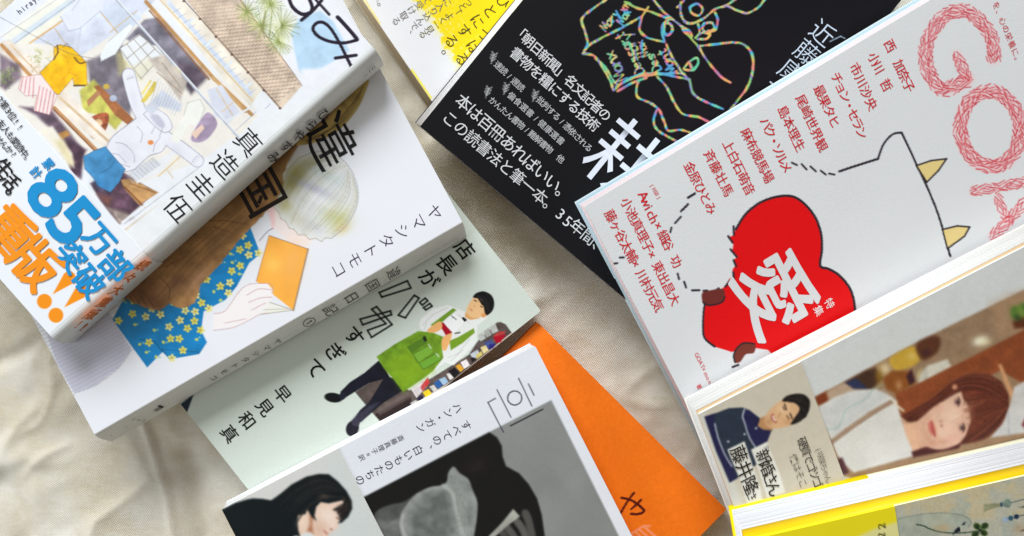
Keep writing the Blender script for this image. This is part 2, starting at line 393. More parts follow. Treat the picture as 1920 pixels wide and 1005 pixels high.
# ------------------------------------------------------------------ the cloth everything lies on
def build_cloth():
    nx, ny = 520, 330; xs = np.linspace(-0.42, 0.42, nx); ys = np.linspace(-0.27, 0.27, ny)
    X, Y = np.meshgrid(xs, ys, indexing='ij')
    h = 0.0038 * (fbm(X * 13 + 3, Y * 13, 21, 3) - .5)
    ca, sa = math.cos(0.62), math.sin(0.62); r, q = X * ca + Y * sa, -X * sa + Y * ca
    rid = 1 - np.abs(2 * fbm(r * 16 + fbm(X * 20, Y * 20, 4, 2) * 1.5, q * 38, 33, 3) - 1)
    h += 0.0022 * (rid ** 3 - .4)
    rid2 = 1 - np.abs(2 * fbm(r * 30 + 7, q * 95 + fbm(X * 40, Y * 40, 8, 2) * 2, 51, 2) - 1)
    h += 0.00045 * (rid2 ** 2 - .4)
    def crease(pts, wdt, amp):
        nonlocal h
        P = np.array([W(a, b, 0)[:2] for a, b in catmull(pts, False, 5)]); d = np.full(X.shape, 9.0)
        for k in range(len(P) - 1):
            e = P[k + 1] - P[k]; t = np.clip(((X - P[k][0]) * e[0] + (Y - P[k][1]) * e[1]) / (e @ e), 0, 1)
            d = np.minimum(d, np.hypot(X - P[k][0] - e[0] * t, Y - P[k][1] - e[1] * t))
        h += amp * np.exp(-(d / wdt) ** 2)
    crease([(262, 785), (285, 850), (308, 930), (322, 1020)], 0.0016, 0.0022)
    crease([(355, 860), (365, 930), (380, 1020)], 0.006, -0.004)
    crease([(45, 810), (75, 790), (95, 740), (92, 700)], 0.0013, 0.0009)
    crease([(40, 895), (75, 860), (125, 835)], 0.0013, 0.0008)
    crease([(-10, 900), (25, 960), (45, 1020)], 0.005, -0.003)
    crease([(-10, 680), (40, 660), (85, 640)], 0.004, -0.002)
    crease([(1000, 500), (1005, 540), (985, 600)], 0.004, 0.0012)
    crease([(850, 300), (880, 330), (930, 370)], 0.006, 0.0016)
    crease([(1180, 700), (1190, 780), (1230, 860)], 0.005, -0.0012)
    h -= 0.0022
    h = np.minimum(h, 0.0002)
    V = np.stack([X, Y, h], -1).reshape(-1, 3); idx = np.arange(nx * ny).reshape(nx, ny)
    F = np.stack([idx[:-1, :-1], idx[1:, :-1], idx[1:, 1:], idx[:-1, 1:]], -1).reshape(-1, 4)
    m = bpy.data.materials.new("linen_cloth"); m.use_nodes = True; nt = m.node_tree; b = nt.nodes["Principled BSDF"]
    b.inputs["Roughness"].default_value = 0.95; b.inputs["Specular IOR Level"].default_value = 0.08
    b.inputs["Sheen Weight"].default_value = 0.12
    tc = nt.nodes.new("ShaderNodeTexCoord")
    n1 = nt.nodes.new("ShaderNodeTexNoise"); n1.inputs["Scale"].default_value = 26; n1.inputs["Detail"].default_value = 6; n1.inputs["Roughness"].default_value = .65
    n2 = nt.nodes.new("ShaderNodeTexNoise"); n2.inputs["Scale"].default_value = 900; n2.inputs["Detail"].default_value = 2
    mp = nt.nodes.new("ShaderNodeMapping"); mp.inputs["Rotation"].default_value = (0, 0, 0.5); mp.inputs["Scale"].default_value = (0.22, 1.0, 1.0)
    n3 = nt.nodes.new("ShaderNodeTexNoise"); n3.inputs["Scale"].default_value = 700; n3.inputs["Detail"].default_value = 3
    nt.links.new(tc.outputs["Object"], mp.inputs["Vector"]); nt.links.new(mp.outputs[0], n3.inputs["Vector"])
    for n in (n1, n2): nt.links.new(tc.outputs["Object"], n.inputs["Vector"])
    r = nt.nodes.new("ShaderNodeValToRGB")
    r.color_ramp.elements[0].position = .30; r.color_ramp.elements[0].color = (*s2l((212, 200, 174)), 1)
    r.color_ramp.elements[1].position = .68; r.color_ramp.elements[1].color = (*s2l((238, 234, 224)), 1)
    nt.links.new(n1.outputs["Fac"], r.inputs[0])
    mx = nt.nodes.new("ShaderNodeMix"); mx.data_type = 'RGBA'; mx.blend_type = 'OVERLAY'; mx.inputs[0].default_value = 0.42
    ad = nt.nodes.new("ShaderNodeMath"); ad.operation = 'ADD'
    nt.links.new(n2.outputs["Fac"], ad.inputs[0]); nt.links.new(n3.outputs["Fac"], ad.inputs[1])
    hf = nt.nodes.new("ShaderNodeMath"); hf.operation = 'MULTIPLY'; hf.inputs[1].default_value = .5; nt.links.new(ad.outputs[0], hf.inputs[0])
    nt.links.new(r.outputs[0], mx.inputs[6]); nt.links.new(hf.outputs[0], mx.inputs[7]); nt.links.new(mx.outputs[2], b.inputs["Base Color"])
    wv = []
    for ang in (0.55, 0.55 + math.pi / 2):
        mpp = nt.nodes.new("ShaderNodeMapping"); mpp.inputs["Rotation"].default_value = (0, 0, ang)
        w = nt.nodes.new("ShaderNodeTexWave"); w.inputs["Scale"].default_value = 430; w.inputs["Distortion"].default_value = 3.5; w.inputs["Detail"].default_value = 2
        nt.links.new(tc.outputs["Object"], mpp.inputs["Vector"]); nt.links.new(mpp.outputs[0], w.inputs["Vector"]); wv.append(w)
    a1 = nt.nodes.new("ShaderNodeMath"); a1.operation = 'ADD'; nt.links.new(wv[0].outputs["Fac"], a1.inputs[0]); nt.links.new(wv[1].outputs["Fac"], a1.inputs[1])
    a2 = nt.nodes.new("ShaderNodeMath"); a2.operation = 'ADD'; nt.links.new(a1.outputs[0], a2.inputs[0]); nt.links.new(ad.outputs[0], a2.inputs[1])
    bp = nt.nodes.new("ShaderNodeBump"); bp.inputs["Strength"].default_value = 0.6; bp.inputs["Distance"].default_value = 0.00022
    nt.links.new(a2.outputs[0], bp.inputs["Height"]); nt.links.new(bp.outputs[0], b.inputs["Normal"])
    o = mesh_obj("cloth", V, F, m, smooth=True)
    o["kind"] = "structure"; o["label"] = "creased beige linen cloth that all the books lie on"
build_cloth()

GROUP_L, GROUP_R = "books overlapping at the left", "books overlapping at the right"
mm = 0.001
RED, BLACK, NAVY = (214, 34, 48), (22, 20, 26), (34, 28, 52)

# ================================================================== books of the left pile, lowest first
# ---- pale green paperback
def paint_green(p):
    z = zz(600, 540, 3.589)
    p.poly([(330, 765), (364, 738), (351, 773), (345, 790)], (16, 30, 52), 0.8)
    for q in ([(711, 548.6), (763.7, 526.6), (770.4, 540), (716, 557)], [(746.8, 591), (777, 553.7), (785.7, 558.8), (760, 596)],
              [(787, 567), (797.5, 559), (802, 564), (791.7, 572)], [(794, 577), (806, 569), (810, 574), (798.5, 581)],
              [(675, 598.5), (732, 583), (734, 590), (680, 609)],
              [(697, 580), (706, 575), (735, 608.7), (696.7, 632.5), (689, 619.4), (723.6, 607)]):
        p.line(q + q[:1], 3.4, (14, 22, 18))
    # bookcase behind the man
    p.poly(z((235, 700), (330, 640), (420, 570), (600, 690), (760, 600), (1000, 450), (1060, 360), (1190, 232), (1215, 228), (1250, 245), (1290, 300), (900, 620), (410, 905), (360, 850)), (88, 76, 72), 1.0, tex=.25, tsc=9)
    p.poly(z((370, 850), (610, 720), (620, 790), (410, 905)), (44, 32, 32), 1.0, tex=.2)
    p.poly(z((440, 780), (600, 690), (640, 720), (400, 860), (380, 830)), (116, 100, 96), 2.5, a=.6)
    p.poly(z((1290, 300), (1340, 330), (900, 720), (600, 880), (480, 940), (610, 795), (900, 620)), (206, 186, 166), 1.0, tex=.05)
    p.poly(z((1292, 318), (1330, 400), (1180, 500), (900, 650), (960, 590), (1200, 420)), (172, 140, 108), 1.2, tex=.06)
    row = [((1180, 240), (1200, 290), (1160, 310), (1140, 265), (186, 186, 180)), ((1135, 268), (1155, 315), (1120, 335), (1100, 292), (168, 168, 162)),
           ((1095, 295), (1115, 340), (1080, 360), (1060, 320), (186, 188, 182)), ((1200, 295), (1255, 290), (1195, 345), (1165, 325), (188, 60, 58)),
           ((1165, 330), (1255, 310), (1215, 365), (1185, 372), (172, 8, 36)), ((1100, 370), (1150, 345), (1180, 385), (1130, 410), (70, 82, 140)),
           ((1140, 380), (1185, 375), (1165, 405), (1135, 415), (40, 34, 116)), ((1080, 400), (1115, 385), (1135, 420), (1100, 445), (226, 208, 150)),
           ((1010, 445), (1060, 415), (1080, 450), (1030, 480), (190, 196, 204)), ((1050, 450), (1085, 425), (1095, 450), (1055, 480), (214, 196, 112)),
           ((945, 500), (985, 480), (1010, 520), (970, 545), (232, 222, 222)), ((1010, 475), (1035, 465), (1050, 485), (1025, 500), (28, 20, 20)),
           ((910, 525), (940, 510), (970, 545), (945, 565), (228, 164, 50)), ((862, 560), (905, 535), (940, 570), (905, 608), (24, 20, 26)),
           ((850, 580), (870, 572), (900, 605), (875, 620), (222, 218, 214)), ((800, 615), (840, 598), (865, 632), (830, 655), (160, 190, 214)),
           ((765, 640), (800, 615), (825, 655), (795, 680), (44, 92, 156)), ((735, 665), (765, 650), (795, 690), (770, 705), (200, 196, 190)),
           ((690, 700), (730, 680), (755, 715), (715, 742), (232, 198, 40)), ((610, 680), (700, 620), (720, 660), (650, 740), (216, 206, 208)),
           ((675, 665), (725, 600), (740, 635), (690, 695), (202, 62, 62)), ((650, 740), (685, 720), (700, 745), (670, 765), (34, 26, 58)),
           ((608, 775), (645, 752), (665, 775), (620, 792), (196, 190, 186))]
    for a, b, c, d, col in row: p.poly(z(a, b, c, d), col, 0.7, tex=.1, tsc=4)
    for k in range(5): p.line(z((640 + 14 * k, 690 - 10 * k), (662 + 14 * k, 722 - 10 * k)), .8, (150, 140, 140), .7)
    # trousers and shoes
    p.poly(z((395, 488), (440, 545), (470, 600), (330, 640), (160, 745), (135, 700), (200, 635), (300, 570)), (20, 22, 36), .9, smooth=False, tex=.3)
    p.poly(z((440, 590), (500, 610), (560, 690), (430, 770), (270, 905), (225, 885), (270, 820), (330, 770)), (22, 24, 36), .9, tex=.3)
    p.poly(z((330, 790), (400, 770), (280, 900), (215, 890), (250, 850)), (70, 66, 84), 3, a=.7)
    p.ell(*z((90, 738))[0], 17, 9, (10, 14, 18), 8); p.ell(*z((150, 728))[0], 6, 7, (30, 32, 48))
    p.ell(*z((218, 945))[0], 12, 15, (32, 30, 42), 20); p.ell(*z((240, 905))[0], 8, 7, (60, 56, 72), 20)
    # shirt
    p.poly(z((665, 250), (680, 205), (760, 140), (860, 115), (915, 135), (985, 165), (1045, 190), (1110, 180), (1130, 200), (1060, 250), (1055, 360), (1000, 420), (900, 520), (840, 500), (790, 540), (740, 600), (700, 580), (820, 420), (860, 330), (760, 300), (690, 290)), (232, 234, 230), .9)
    for l in (((690, 250), (760, 180), (860, 130)), ((700, 280), (720, 230)), ((860, 470), (930, 440), (1010, 340)), ((880, 490), (960, 420)), ((930, 180), (1000, 230))):
        p.line(z(*l), 1.0, (180, 182, 178), .7)
    # apron
    p.poly(z((380, 462), (500, 380), (660, 290), (760, 300), (830, 330), (820, 400), (830, 470), (760, 560), (700, 605), (560, 700), (500, 620), (430, 540)), (112, 152, 36), .9, tex=.2, tsc=10)
    p.poly(z((430, 500), (600, 420), (760, 560), (560, 690)), (136, 172, 30), 9, a=.6)
    p.poly(z((745, 248), (895, 135), (918, 148), (850, 205), (800, 250), (770, 270)), (112, 150, 40), .9)
    p.poly(z((870, 355), (930, 330), (1035, 270), (1042, 300), (960, 370), (880, 420)), (118, 156, 40), .9)
    p.poly(z((585, 395), (700, 330), (720, 370), (620, 440)), (84, 124, 34), 1); p.poly(z((665, 510), (790, 435), (815, 480), (695, 550)), (110, 164, 52), 1)
    p.poly(z((625, 445), (735, 385), (760, 430), (660, 500)), (120, 170, 56), 1)
    for l in (((585, 395), (625, 445), (695, 550), (815, 480)), ((625, 445), (740, 382)), ((660, 505), (790, 435)), ((650, 500), (640, 470))): p.line(z(*l), 1.0, (56, 88, 24), .8)
    p.poly(z((690, 330), (710, 322), (722, 355), (702, 362)), (26, 34, 24), .8); p.line(z((730, 380), (748, 405)), 1.8, (216, 226, 210)); p.line(z((782, 440), (800, 462)), 1.8, (216, 226, 210))
    # held book, hands
    p.poly(z((830, 230), (905, 170), (970, 225), (900, 310)), (240, 242, 240), .8)
    p.poly(z((800, 240), (830, 232), (890, 300), (850, 325)), (168, 10, 36), .8)
    p.poly(z((720, 290), (760, 250), (810, 225), (820, 270), (770, 300)), (236, 176, 110), .8, smooth=True)
    p.poly(z((818, 370), (830, 330), (880, 305), (885, 330), (850, 415), (825, 415)), (238, 178, 112), .8, smooth=True)
    for a in ((885, 185, 895, 200), (900, 195, 908, 206), (908, 205, 916, 212)): p.line(z(a[:2], a[2:]), 1.2, (60, 60, 60))
    p.poly(z((955, 205), (965, 193), (990, 215), (972, 228)), (24, 22, 24), .6); p.line(z((910, 305), (940, 300)), 2.5, (60, 70, 60))
    # head
    p.poly(z((978, 165), (1060, 170), (1070, 205), (1010, 215), (975, 195)), (226, 168, 104), .8)
    p.poly(z((985, 150), (1000, 110), (1035, 60), (1070, 50), (1110, 80), (1120, 170), (1085, 195), (1030, 200), (995, 180)), (238, 192, 138), .8, smooth=True)
    p.ell(*z((1102, 183))[0], 5, 4.5, (232, 170, 110)); p.line(z((1095, 190), (1108, 178)), 1, (200, 110, 60))
    p.poly(z((1030, 62), (1050, 35), (1100, 22), (1150, 45), (1172, 90), (1165, 145), (1130, 182), (1110, 170), (1100, 120), (1085, 75), (1060, 70)), (18, 18, 20), .8, smooth=True)
    p.line(z((1070, 70), (1095, 110)), 4, (18, 18, 20)); p.line(z((1040, 82), (1052, 90)), 1.8, (50, 34, 26)); p.line(z((1082, 122), (1092, 130)), 1.8, (50, 34, 26))
    p.strands(z((1060, 40), (1120, 40), (1160, 120)), z((1060, 66), (1100, 110), (1130, 175)), 30, [(40, 40, 44), (8, 8, 10)], (.6, 1.1), (.4, .8), 3); p.grain(6, 2); p.line(z((1012, 140), (1024, 152)), 1.6, (206, 104, 74)); p.line(z((1035, 118), (1042, 128)), 1.2, (206, 150, 96))

def green_book():
    B = Book("paperback_book", "pale green paperback with a man in a green apron printed on its cover", "book",
             (231, 621), (513.4, 979), (731.8, 225), (11.4 * mm,) * 3, (240, 620), 0.5 * mm, GROUP_L)
    B.slab("back_cover", 0, .05, 0, ink((206, 214, 204))); B.slab("page_block", .05, .95, .5 * mm, page_mat((226, 214, 190)), 0)
    c = B.sheet("front_cover", paint_green, (210, 219, 209), glossy, res=1.6, edge=(236, 230, 226), thick=.0006)
    G = (14, 22, 18)
    B.text(c, "店長が", (871, 467), (803.7, 523), 37, G, .016, vert=True, name="title_lettering")
    B.text(c, "すぎて", (664, 630), (591, 690.7), 37, G, .016, vert=True, name="title_lettering")
    B.text(c, "早見和真", (529, 739), (430, 813.6), 32, G, .012, vert=True)
green_book()

# ---- white comic with a figure in a brown cardigan, seen from behind
def paint_white_comic(p):
    z5 = zz(0, 620, 2.61); z2 = zz(0, 300, 2.956); z4 = zz(400, 300, 2.956); z3 = zz(400, 0, 2.956)
    # pleated skirt
    sk = [(80, 600), (87, 622), (106, 680), (140, 737), (180, 722), (222, 690), (247, 655), (225, 620), (190, 560), (120, 560)]
    p.poly(sk, (206, 206, 222), 1.0)
    for k in range(26):
        y = 560 + k * 8.2
        p.line([(60, y + 45), (150, y + 3), (250, y - 52)], 1.6, (176, 176, 190), .55) if k < 22 else None
    p.poly([(247, 655), (222, 690), (180, 722), (140, 737), (178, 822), (300, 770), (330, 690), (276, 690)], (235, 237, 243), .8)
    p.line([(140, 737), (180, 722), (222, 690), (247, 655)], .9, (150, 150, 165), .7, smooth=True)
    # floral cloth
    fl = [(211, 599), (226, 620), (276, 689), (304.6, 660), (318, 673.6), (373.6, 664), (388, 642), (377, 620), (382, 584), (423, 562), (444, 537), (467.7, 493), (488.6, 476), (469, 425), (440, 440), (350, 520), (240, 545)]
    p.poly(fl, (22, 128, 190), .9, tex=.12, tsc=20)
    p.line([(304.6, 660), (290, 640), (262, 636)], 1.2, (12, 60, 96), .8); p.line([(318, 673), (304, 655), (373, 660)], 1.0, (12, 60, 96), .6)
    r = np.random.default_rng(5); P = np.array(fl)
    def inside(x, y):
        c = False
        for k in range(len(P)):
            (ax, ay), (bx, by) = P[k], P[k - 1]
            if (ay > y) != (by > y) and x < (bx - ax) * (y - ay) / (by - ay) + ax: c = not c
        return c
    got = []
    while len(got) < 58:
        x, y = r.uniform(212, 488), r.uniform(425, 688)
        if inside(x, y) and all(math.hypot(x - a, y - b) > 15 for a, b in got): got.append((x, y))
    for n, (x, y) in enumerate(got):
        if n % 3 == 0:
            p.ell(x, y, 3.2, 2.6, (206, 214, 110), r.uniform(0, 180)); p.ell(x + r.uniform(4, 7), y + r.uniform(-5, 5), 1.8, 1.6, (150, 200, 190)); continue
        a0 = r.uniform(0, 6.28); col = (226, 216, 92) if n % 2 else (234, 226, 140)
        for k in range(5):
            a = a0 + k * 1.257; p.ell(x + 4.6 * math.cos(a), y + 4.6 * math.sin(a), 3.3, 2.4, col, math.degrees(a), .8)
        p.ell(x, y, 1.7, 1.7, (214, 150, 40), 0, .8)
    # cardigan
    cg = [(225, 545), (236, 561), (270, 575), (299, 583), (318, 568), (338, 580), (366, 569), (376, 533), (406, 503), (440, 462), (472, 424), (511, 386), (532, 356), (531, 327), (546, 294), (565, 262), (640, 150), (560, 180), (400, 330)]
    p.poly(cg, (172, 128, 80), 1.0, tex=.32, tsc=22, wob=1.5)
    p.poly([(225, 545), (236, 561), (270, 575), (299, 583), (318, 560), (290, 520)], (122, 80, 52), 7, a=.75, tex=.2)
    p.poly([(440, 400), (500, 340), (540, 300), (560, 262), (500, 290), (430, 380)], (120, 84, 44), 8, a=.7)
    p.blob(330, 530, 22, 12, (112, 74, 66), -50, .55); p.blob(300, 545, 14, 18, (196, 146, 96), 0, .6); p.blob(370, 520, 12, 30, (210, 160, 128), 35, .6)
    for l in ([(250, 552), (262, 570)], [(262, 553), (276, 575)], [(276, 556), (290, 578)], [(244, 556), (252, 568)], [(300, 520), (318, 540), (316, 560)], [(380, 415), (420, 414), (462, 420)], [(400, 425), (436, 437)], [(310, 500), (350, 480)]):
        p.line(l, 1.3, (84, 54, 34), .7, smooth=True)
    # lock of hair above
    p.poly([(688, 150), (687, 168), (670, 205), (640, 240), (600, 264), (566, 272), (556, 268), (590, 225), (640, 180)], (186, 160, 92), 1.0, smooth=True, tex=.2)
    p.poly([(660, 170), (620, 215), (585, 250), (600, 225), (640, 180)], (156, 112, 84), 4, a=.8)
    for k in range(7): p.line([(684 - 2 * k, 156 + 4 * k), (650 - 6 * k, 222 + 4 * k), (575, 262 + k)], .8, (96, 74, 46), .6, smooth=True)
    # back of the head: pale, many-coloured bob
    hd = [(531, 350), (540, 318), (560, 296), (595, 284), (630, 291), (657, 317), (671, 355), (667, 392), (648, 424), (622, 447), (610, 446), (603, 453), (592, 447), (580, 449), (572, 440), (560, 441), (551, 430), (543, 428), (536, 415), (527, 410), (522, 397), (514, 390)]
    p.poly([(513, 388), (560, 420), (600, 440), (575, 462), (540, 452), (508, 425)], (246, 232, 228), 3)
    p.poly(hd, (228, 230, 230), 1.0)
    p.blob(552, 335, 18, 30, (150, 142, 60), 30, .9); p.blob(575, 310, 22, 9, (170, 164, 90), -25, .7); p.blob(585, 352, 40, 9, (180, 184, 212), 25, .7); p.blob(612, 330, 44, 10, (206, 222, 222), 25, .7); p.blob(632, 408, 22, 26, (188, 190, 110), -55, .75); p.blob(642, 428, 14, 9, (222, 190, 120), -40, .6)
    p.blob(600, 375, 36, 10, (244, 245, 248), 25, .8); p.blob(560, 412, 34, 14, (206, 202, 176), 30, .6); p.blob(535, 385, 14, 12, (178, 170, 96), 20, .6); p.blob(590, 425, 18, 9, (200, 196, 214), 25, .5)
    hc = [(140, 132, 62), (172, 172, 108), (164, 172, 196), (186, 182, 204), (170, 194, 182), (196, 184, 124), (246, 247, 248), (118, 116, 84), (238, 240, 240), (206, 176, 184)]
    p.strands([(640, 300), (590, 290), (548, 325), (520, 392)], [(655, 318), (640, 355), (600, 400), (568, 444)], 90, hc, (.5, 1.2), (.06, .30), 4)
    p.strands([(652, 316), (640, 355), (600, 400), (560, 440)], [(660, 325), (672, 370), (655, 415), (615, 450)], 90, hc, (.5, 1.2), (.06, .30), 5)
    p.line(catmull(hd[2:10], False), .9, (132, 130, 130), .7); p.line(hd[9:] + hd[:3], .9, (140, 124, 104), .7)
    p.poly([(500, 392), (514, 382), (516, 420), (512, 430)], (250, 206, 206), 2.5, a=.8)
    p.line([(512, 428), (500, 436), (486, 452)], .9, (90, 70, 90), .8, smooth=True)
    p.strands([(250, 555), (330, 470), (430, 390), (520, 320)], [(330, 575), (380, 510), (450, 440), (525, 360)], 70, [(140, 98, 58), (186, 140, 90), (120, 80, 48)], (.8, 1.6), (.15, .4), 8)
    # orange book in a hand
    p.poly(z4((310, 418), (526, 494), (444, 834), (238, 672)), (252, 178, 74), .9, tex=.05, tsc=30)
    p.blob(*z4((330, 580))[0], 18, 14, (255, 208, 104), 20, .6); p.blob(*z4((440, 560))[0], 20, 34, (252, 186, 110), 10, .5)
    p.line(z4((526, 494), (444, 834)), 3, (170, 140, 110)); p.line(z4((310, 418), (526, 494)), 1, (150, 100, 60)); p.line(z4((310, 418), (238, 672)), 1, (170, 120, 70))
    p.poly(z4((444, 834), (300, 785), (262, 855)), (240, 240, 232), .8); p.line(z4((262, 855), (444, 832), (300, 785)), .9, (150, 140, 120)); p.line(z4((280, 830), (420, 825)), .7, (170, 160, 130))
    p.poly(z4((60, 840), (130, 745), (190, 690), (300, 684), (330, 720), (330, 765), (300, 800), (250, 860), (120, 925), (0, 935), (0, 850)), (246, 240, 240), .9, smooth=False)
    for l in (((130, 745), (190, 692), (300, 684), (330, 705), (326, 738)), ((185, 750), (250, 715), (322, 720)), ((195, 790), (260, 765), (326, 760)), ((210, 832), (290, 792)), ((0, 852), (65, 835), (130, 745)), ((0, 945), (120, 925), (250, 860), (310, 850)), ((60, 905), (180, 880))):
        p.line(z4(*l), 1.0, (196, 150, 150), .8, smooth=True)

def white_comic():
    B = Book("comic_volume", "white comic showing an orange book held over blue floral cloth, a brown cardigan behind", "book",
             (-82, 327.5), (180, 820), (606, -69.5), (25 * mm, 26 * mm, 25 * mm), (-40, 335), 12.2 * mm, GROUP_L, pin=True)
    # keep the base edge where the spine foot shows
    B.D = W(210, 828, 12.2 * mm) - (B.O + B.U); B.t = np.linalg.norm(B.D)
    B.slab("back_cover", 0, .05, 0, ink((226, 226, 222)), 1 * mm); B.slab("page_block", .05, .94, .6 * mm, page_mat((240, 222, 198)), 1.5 * mm)
    r = 1.6 * mm
    c = B.sheet("front_cover", paint_white_comic, (235, 237, 243), glossy, u1=1 - r / B.w, res=1.7, edge=(244, 226, 206), thick=.0006)
    s = B.spine("spine", r, lambda p: None, (226, 227, 224), glossy)
    B.text(c, "違", (619, 264), (619, 264), 100, (26, 24, 28), .002, name="title_lettering")
    B.text(c, "国", (487, 357), (487, 357), 92, (34, 22, 14), .008, name="title_lettering")
    B.text(c, "ヤマシタトモコ", (814, 398), (635, 505), 30, (44, 36, 70), -.012, vert=True)
    f = B.spine_frame(.0)
    def st(string, a, b, size, col, **k): text(f, s, B.loc, string, a, b, size, col, lift=.0002, **k)
    st("違国日記①", (738, 512), (580, 604), 30, (84, 78, 74), sx=1.75, wt=-.004, vert=True)
    st("JOURNAL WITH WITCH", (855, 447), (782, 489), 6, (150, 140, 130), rot=-math.pi / 2)
    st("ヤマシタトモコ", (520, 640), (400, 708), 16, (110, 104, 100), sx=1.9, wt=-.004, vert=True)
    st("F", (296, 765), (296, 765), 30, (20, 20, 22), rot=-math.pi / 2, sx=1.6, wt=.01)
    st("SHU", (250, 786), (270, 788), 9, (40, 40, 44)); st("FC", (208, 816), (236, 800), 8, (130, 130, 126), rot=-math.pi / 2)
white_comic()

# ---- topmost comic, house in watercolour, white paper band
def paint_house(p):
    z = zz(0, 0, 2.956); z3 = zz(400, 0, 2.956); z2 = zz(0, 300, 2.956)
    L = dict(tex=.10, tsc=26)
    # wall, upper left: pale
    p.poly(z((0, 230), (640, -60), (1419, 600), (1300, 760), (1100, 900), (640, 1060), (0, 560)), (236, 232, 224), 3)
    p.poly(z((0, 70), (240, -80), (470, -80), (60, 230), (0, 270)), (228, 232, 246), 2)
    p.poly(z((0, 200), (320, -40), (560, -60), (130, 250), (40, 220)), (240, 238, 222), 4, a=.8)
    p.poly(z((0, 262), (430, -40), (500, -40), (0, 300)), (214, 224, 232), 1.2)
    p.line(z((0, 210), (310, 0)), 1, (180, 184, 196)); p.line(z((0, 300), (470, -40)), 1.2, (156, 164, 184))
    # rafters, beams and glass, upper middle
    p.poly(z((160, 235), (590, -20), (860, 0), (780, 90), (420, 330), (300, 250)), (214, 220, 236), 2, **L)
    p.line(z((165, 240), (470, 30)), 3.2, (212, 174, 120)); p.line(z((300, 150), (420, 330)), 2.0, (206, 186, 160)); p.line(z((470, 30), (420, 330)), 1, (190, 190, 200))
    p.poly(z((560, 70), (640, 10), (790, 100), (680, 210)), (206, 216, 232), 1, **L); p.line(z((560, 70), (680, 215)), 2.2, (206, 178, 140)); p.line(z((610, 180), (760, 60)), 1.8, (214, 190, 150))
    # shaded interior
    p.poly(z((700, 215), (800, 110), (880, 95), (1150, 425), (1060, 520), (1000, 430), (870, 250), (760, 260)), (128, 124, 138), 3, tex=.3, tsc=20)
    p.poly(z((980, 330), (1110, 380), (1150, 430), (1060, 520), (1000, 440)), (92, 78, 92), 6, a=.85, tex=.25)
    p.poly(z((480, 340), (680, 250), (700, 420), (760, 480), (720, 640), (600, 560), (500, 470)), (122, 116, 126), 5, tex=.3, tsc=24)
    p.poly(z((640, 280), (720, 300), (700, 400), (660, 420)), (200, 190, 130), 5, a=.6)
    # lattice window
    p.poly(z((665, 270), (770, 190), (890, 285), (900, 340), (785, 440), (690, 330)), (232, 236, 240), 1.2)
    p.poly(z((690, 330), (785, 440), (740, 400)), (222, 214, 160), 5, a=.7); p.poly(z((720, 380), (820, 320), (880, 350), (785, 440)), (220, 212, 170), 6, a=.5)
    for k in range(4): p.line(z((665 + 38 * k, 270 - 27 * k), (785 + 36 * k, 440 - 45 * k)), 1.3, (160, 150, 140))
    for k in range(4): p.line(z((665 + 40 * k, 270 + 55 * k), (780 + 38 * k, 190 + 42 * k)), 1.3, (160, 150, 140))
    # things indoors: chest, desk, mat
    p.poly(z((820, 330), (920, 300), (1040, 450), (1000, 560), (900, 420)), (196, 186, 176), 3, tex=.15); p.line(z((900, 350), (1000, 480)), 1.3, (150, 130, 110)); p.line(z((870, 400), (1010, 520)), 1.3, (150, 130, 110))
    p.poly(z((440, 500), (520, 440), (700, 640), (640, 720), (560, 640), (460, 620)), (196, 192, 96), 3, tex=.15, tsc=12)
    p.poly(z((520, 480), (550, 470), (740, 660), (720, 700), (640, 640)), (164, 104, 66), 1.2, tex=.15); p.poly(z((480, 560), (540, 500), (560, 520), (490, 590)), (176, 126, 90), 1.2)
    p.ell(*z((590, 480))[0], 6, 5, (206, 176, 80)); p.ell(*z((628, 545))[0], 7, 6, (178, 186, 206))
    p.poly(z((470, 690), (520, 640), (590, 625), (605, 660), (580, 730), (520, 770)), (168, 92, 62), 1.0, smooth=True, tex=.35, tsc=5)
    p.ell(*z((545, 680))[0], 8, 7, (214, 180, 140), tex=.3)
    # outer posts and long eaves
    p.line(z((810, 10), (1190, 440), (1400, 640)), 7, (196, 150, 98)); p.line(z((830, 60), (1160, 440)), 3.5, (150, 100, 66), .8); p.line(z((1180, 430), (1360, 620)), 5, (206, 168, 120))
    p.poly(z((870, -40), (1020, -40), (1419, 400), (1470, 470), (1390, 590), (1240, 440), (960, 100)), (238, 230, 216), 1.2, **L)
    p.line(z((880, -10), (1400, 560)), 2.5, (220, 196, 150)); p.line(z((940, 20), (1390, 520)), 8, (210, 220, 236)); p.line(z((1020, 0), (1419, 420)), 3, (224, 228, 236))
    for k in range(16):
        x, y = 985 + 28 * k, 40 + 30 * k
        p.line(z((x - 26, y + 30), (x + 16, y + 6)), 1.1, (166, 180, 208), .8)
    for k in range(5): p.line(z((930 + 108 * k, 15 + 118 * k), (960 + 108 * k, -12 + 118 * k)), 4.4, (222, 232, 242)); p.line(z((1040 + 108 * k, 130 + 118 * k), (1065 + 108 * k, 105 + 118 * k)), 1, (140, 156, 190), .7)
    # tiled roof
    rf = [(340, -14), (447, -14), (567, 160), (526, 206), (400, 66)]
    p.poly(rf, (216, 198, 178), 1.0, tex=.14, tsc=12)
    d = np.array([1.0, 1.16]); d /= np.linalg.norm(d); e = np.array([d[1], -d[0]])
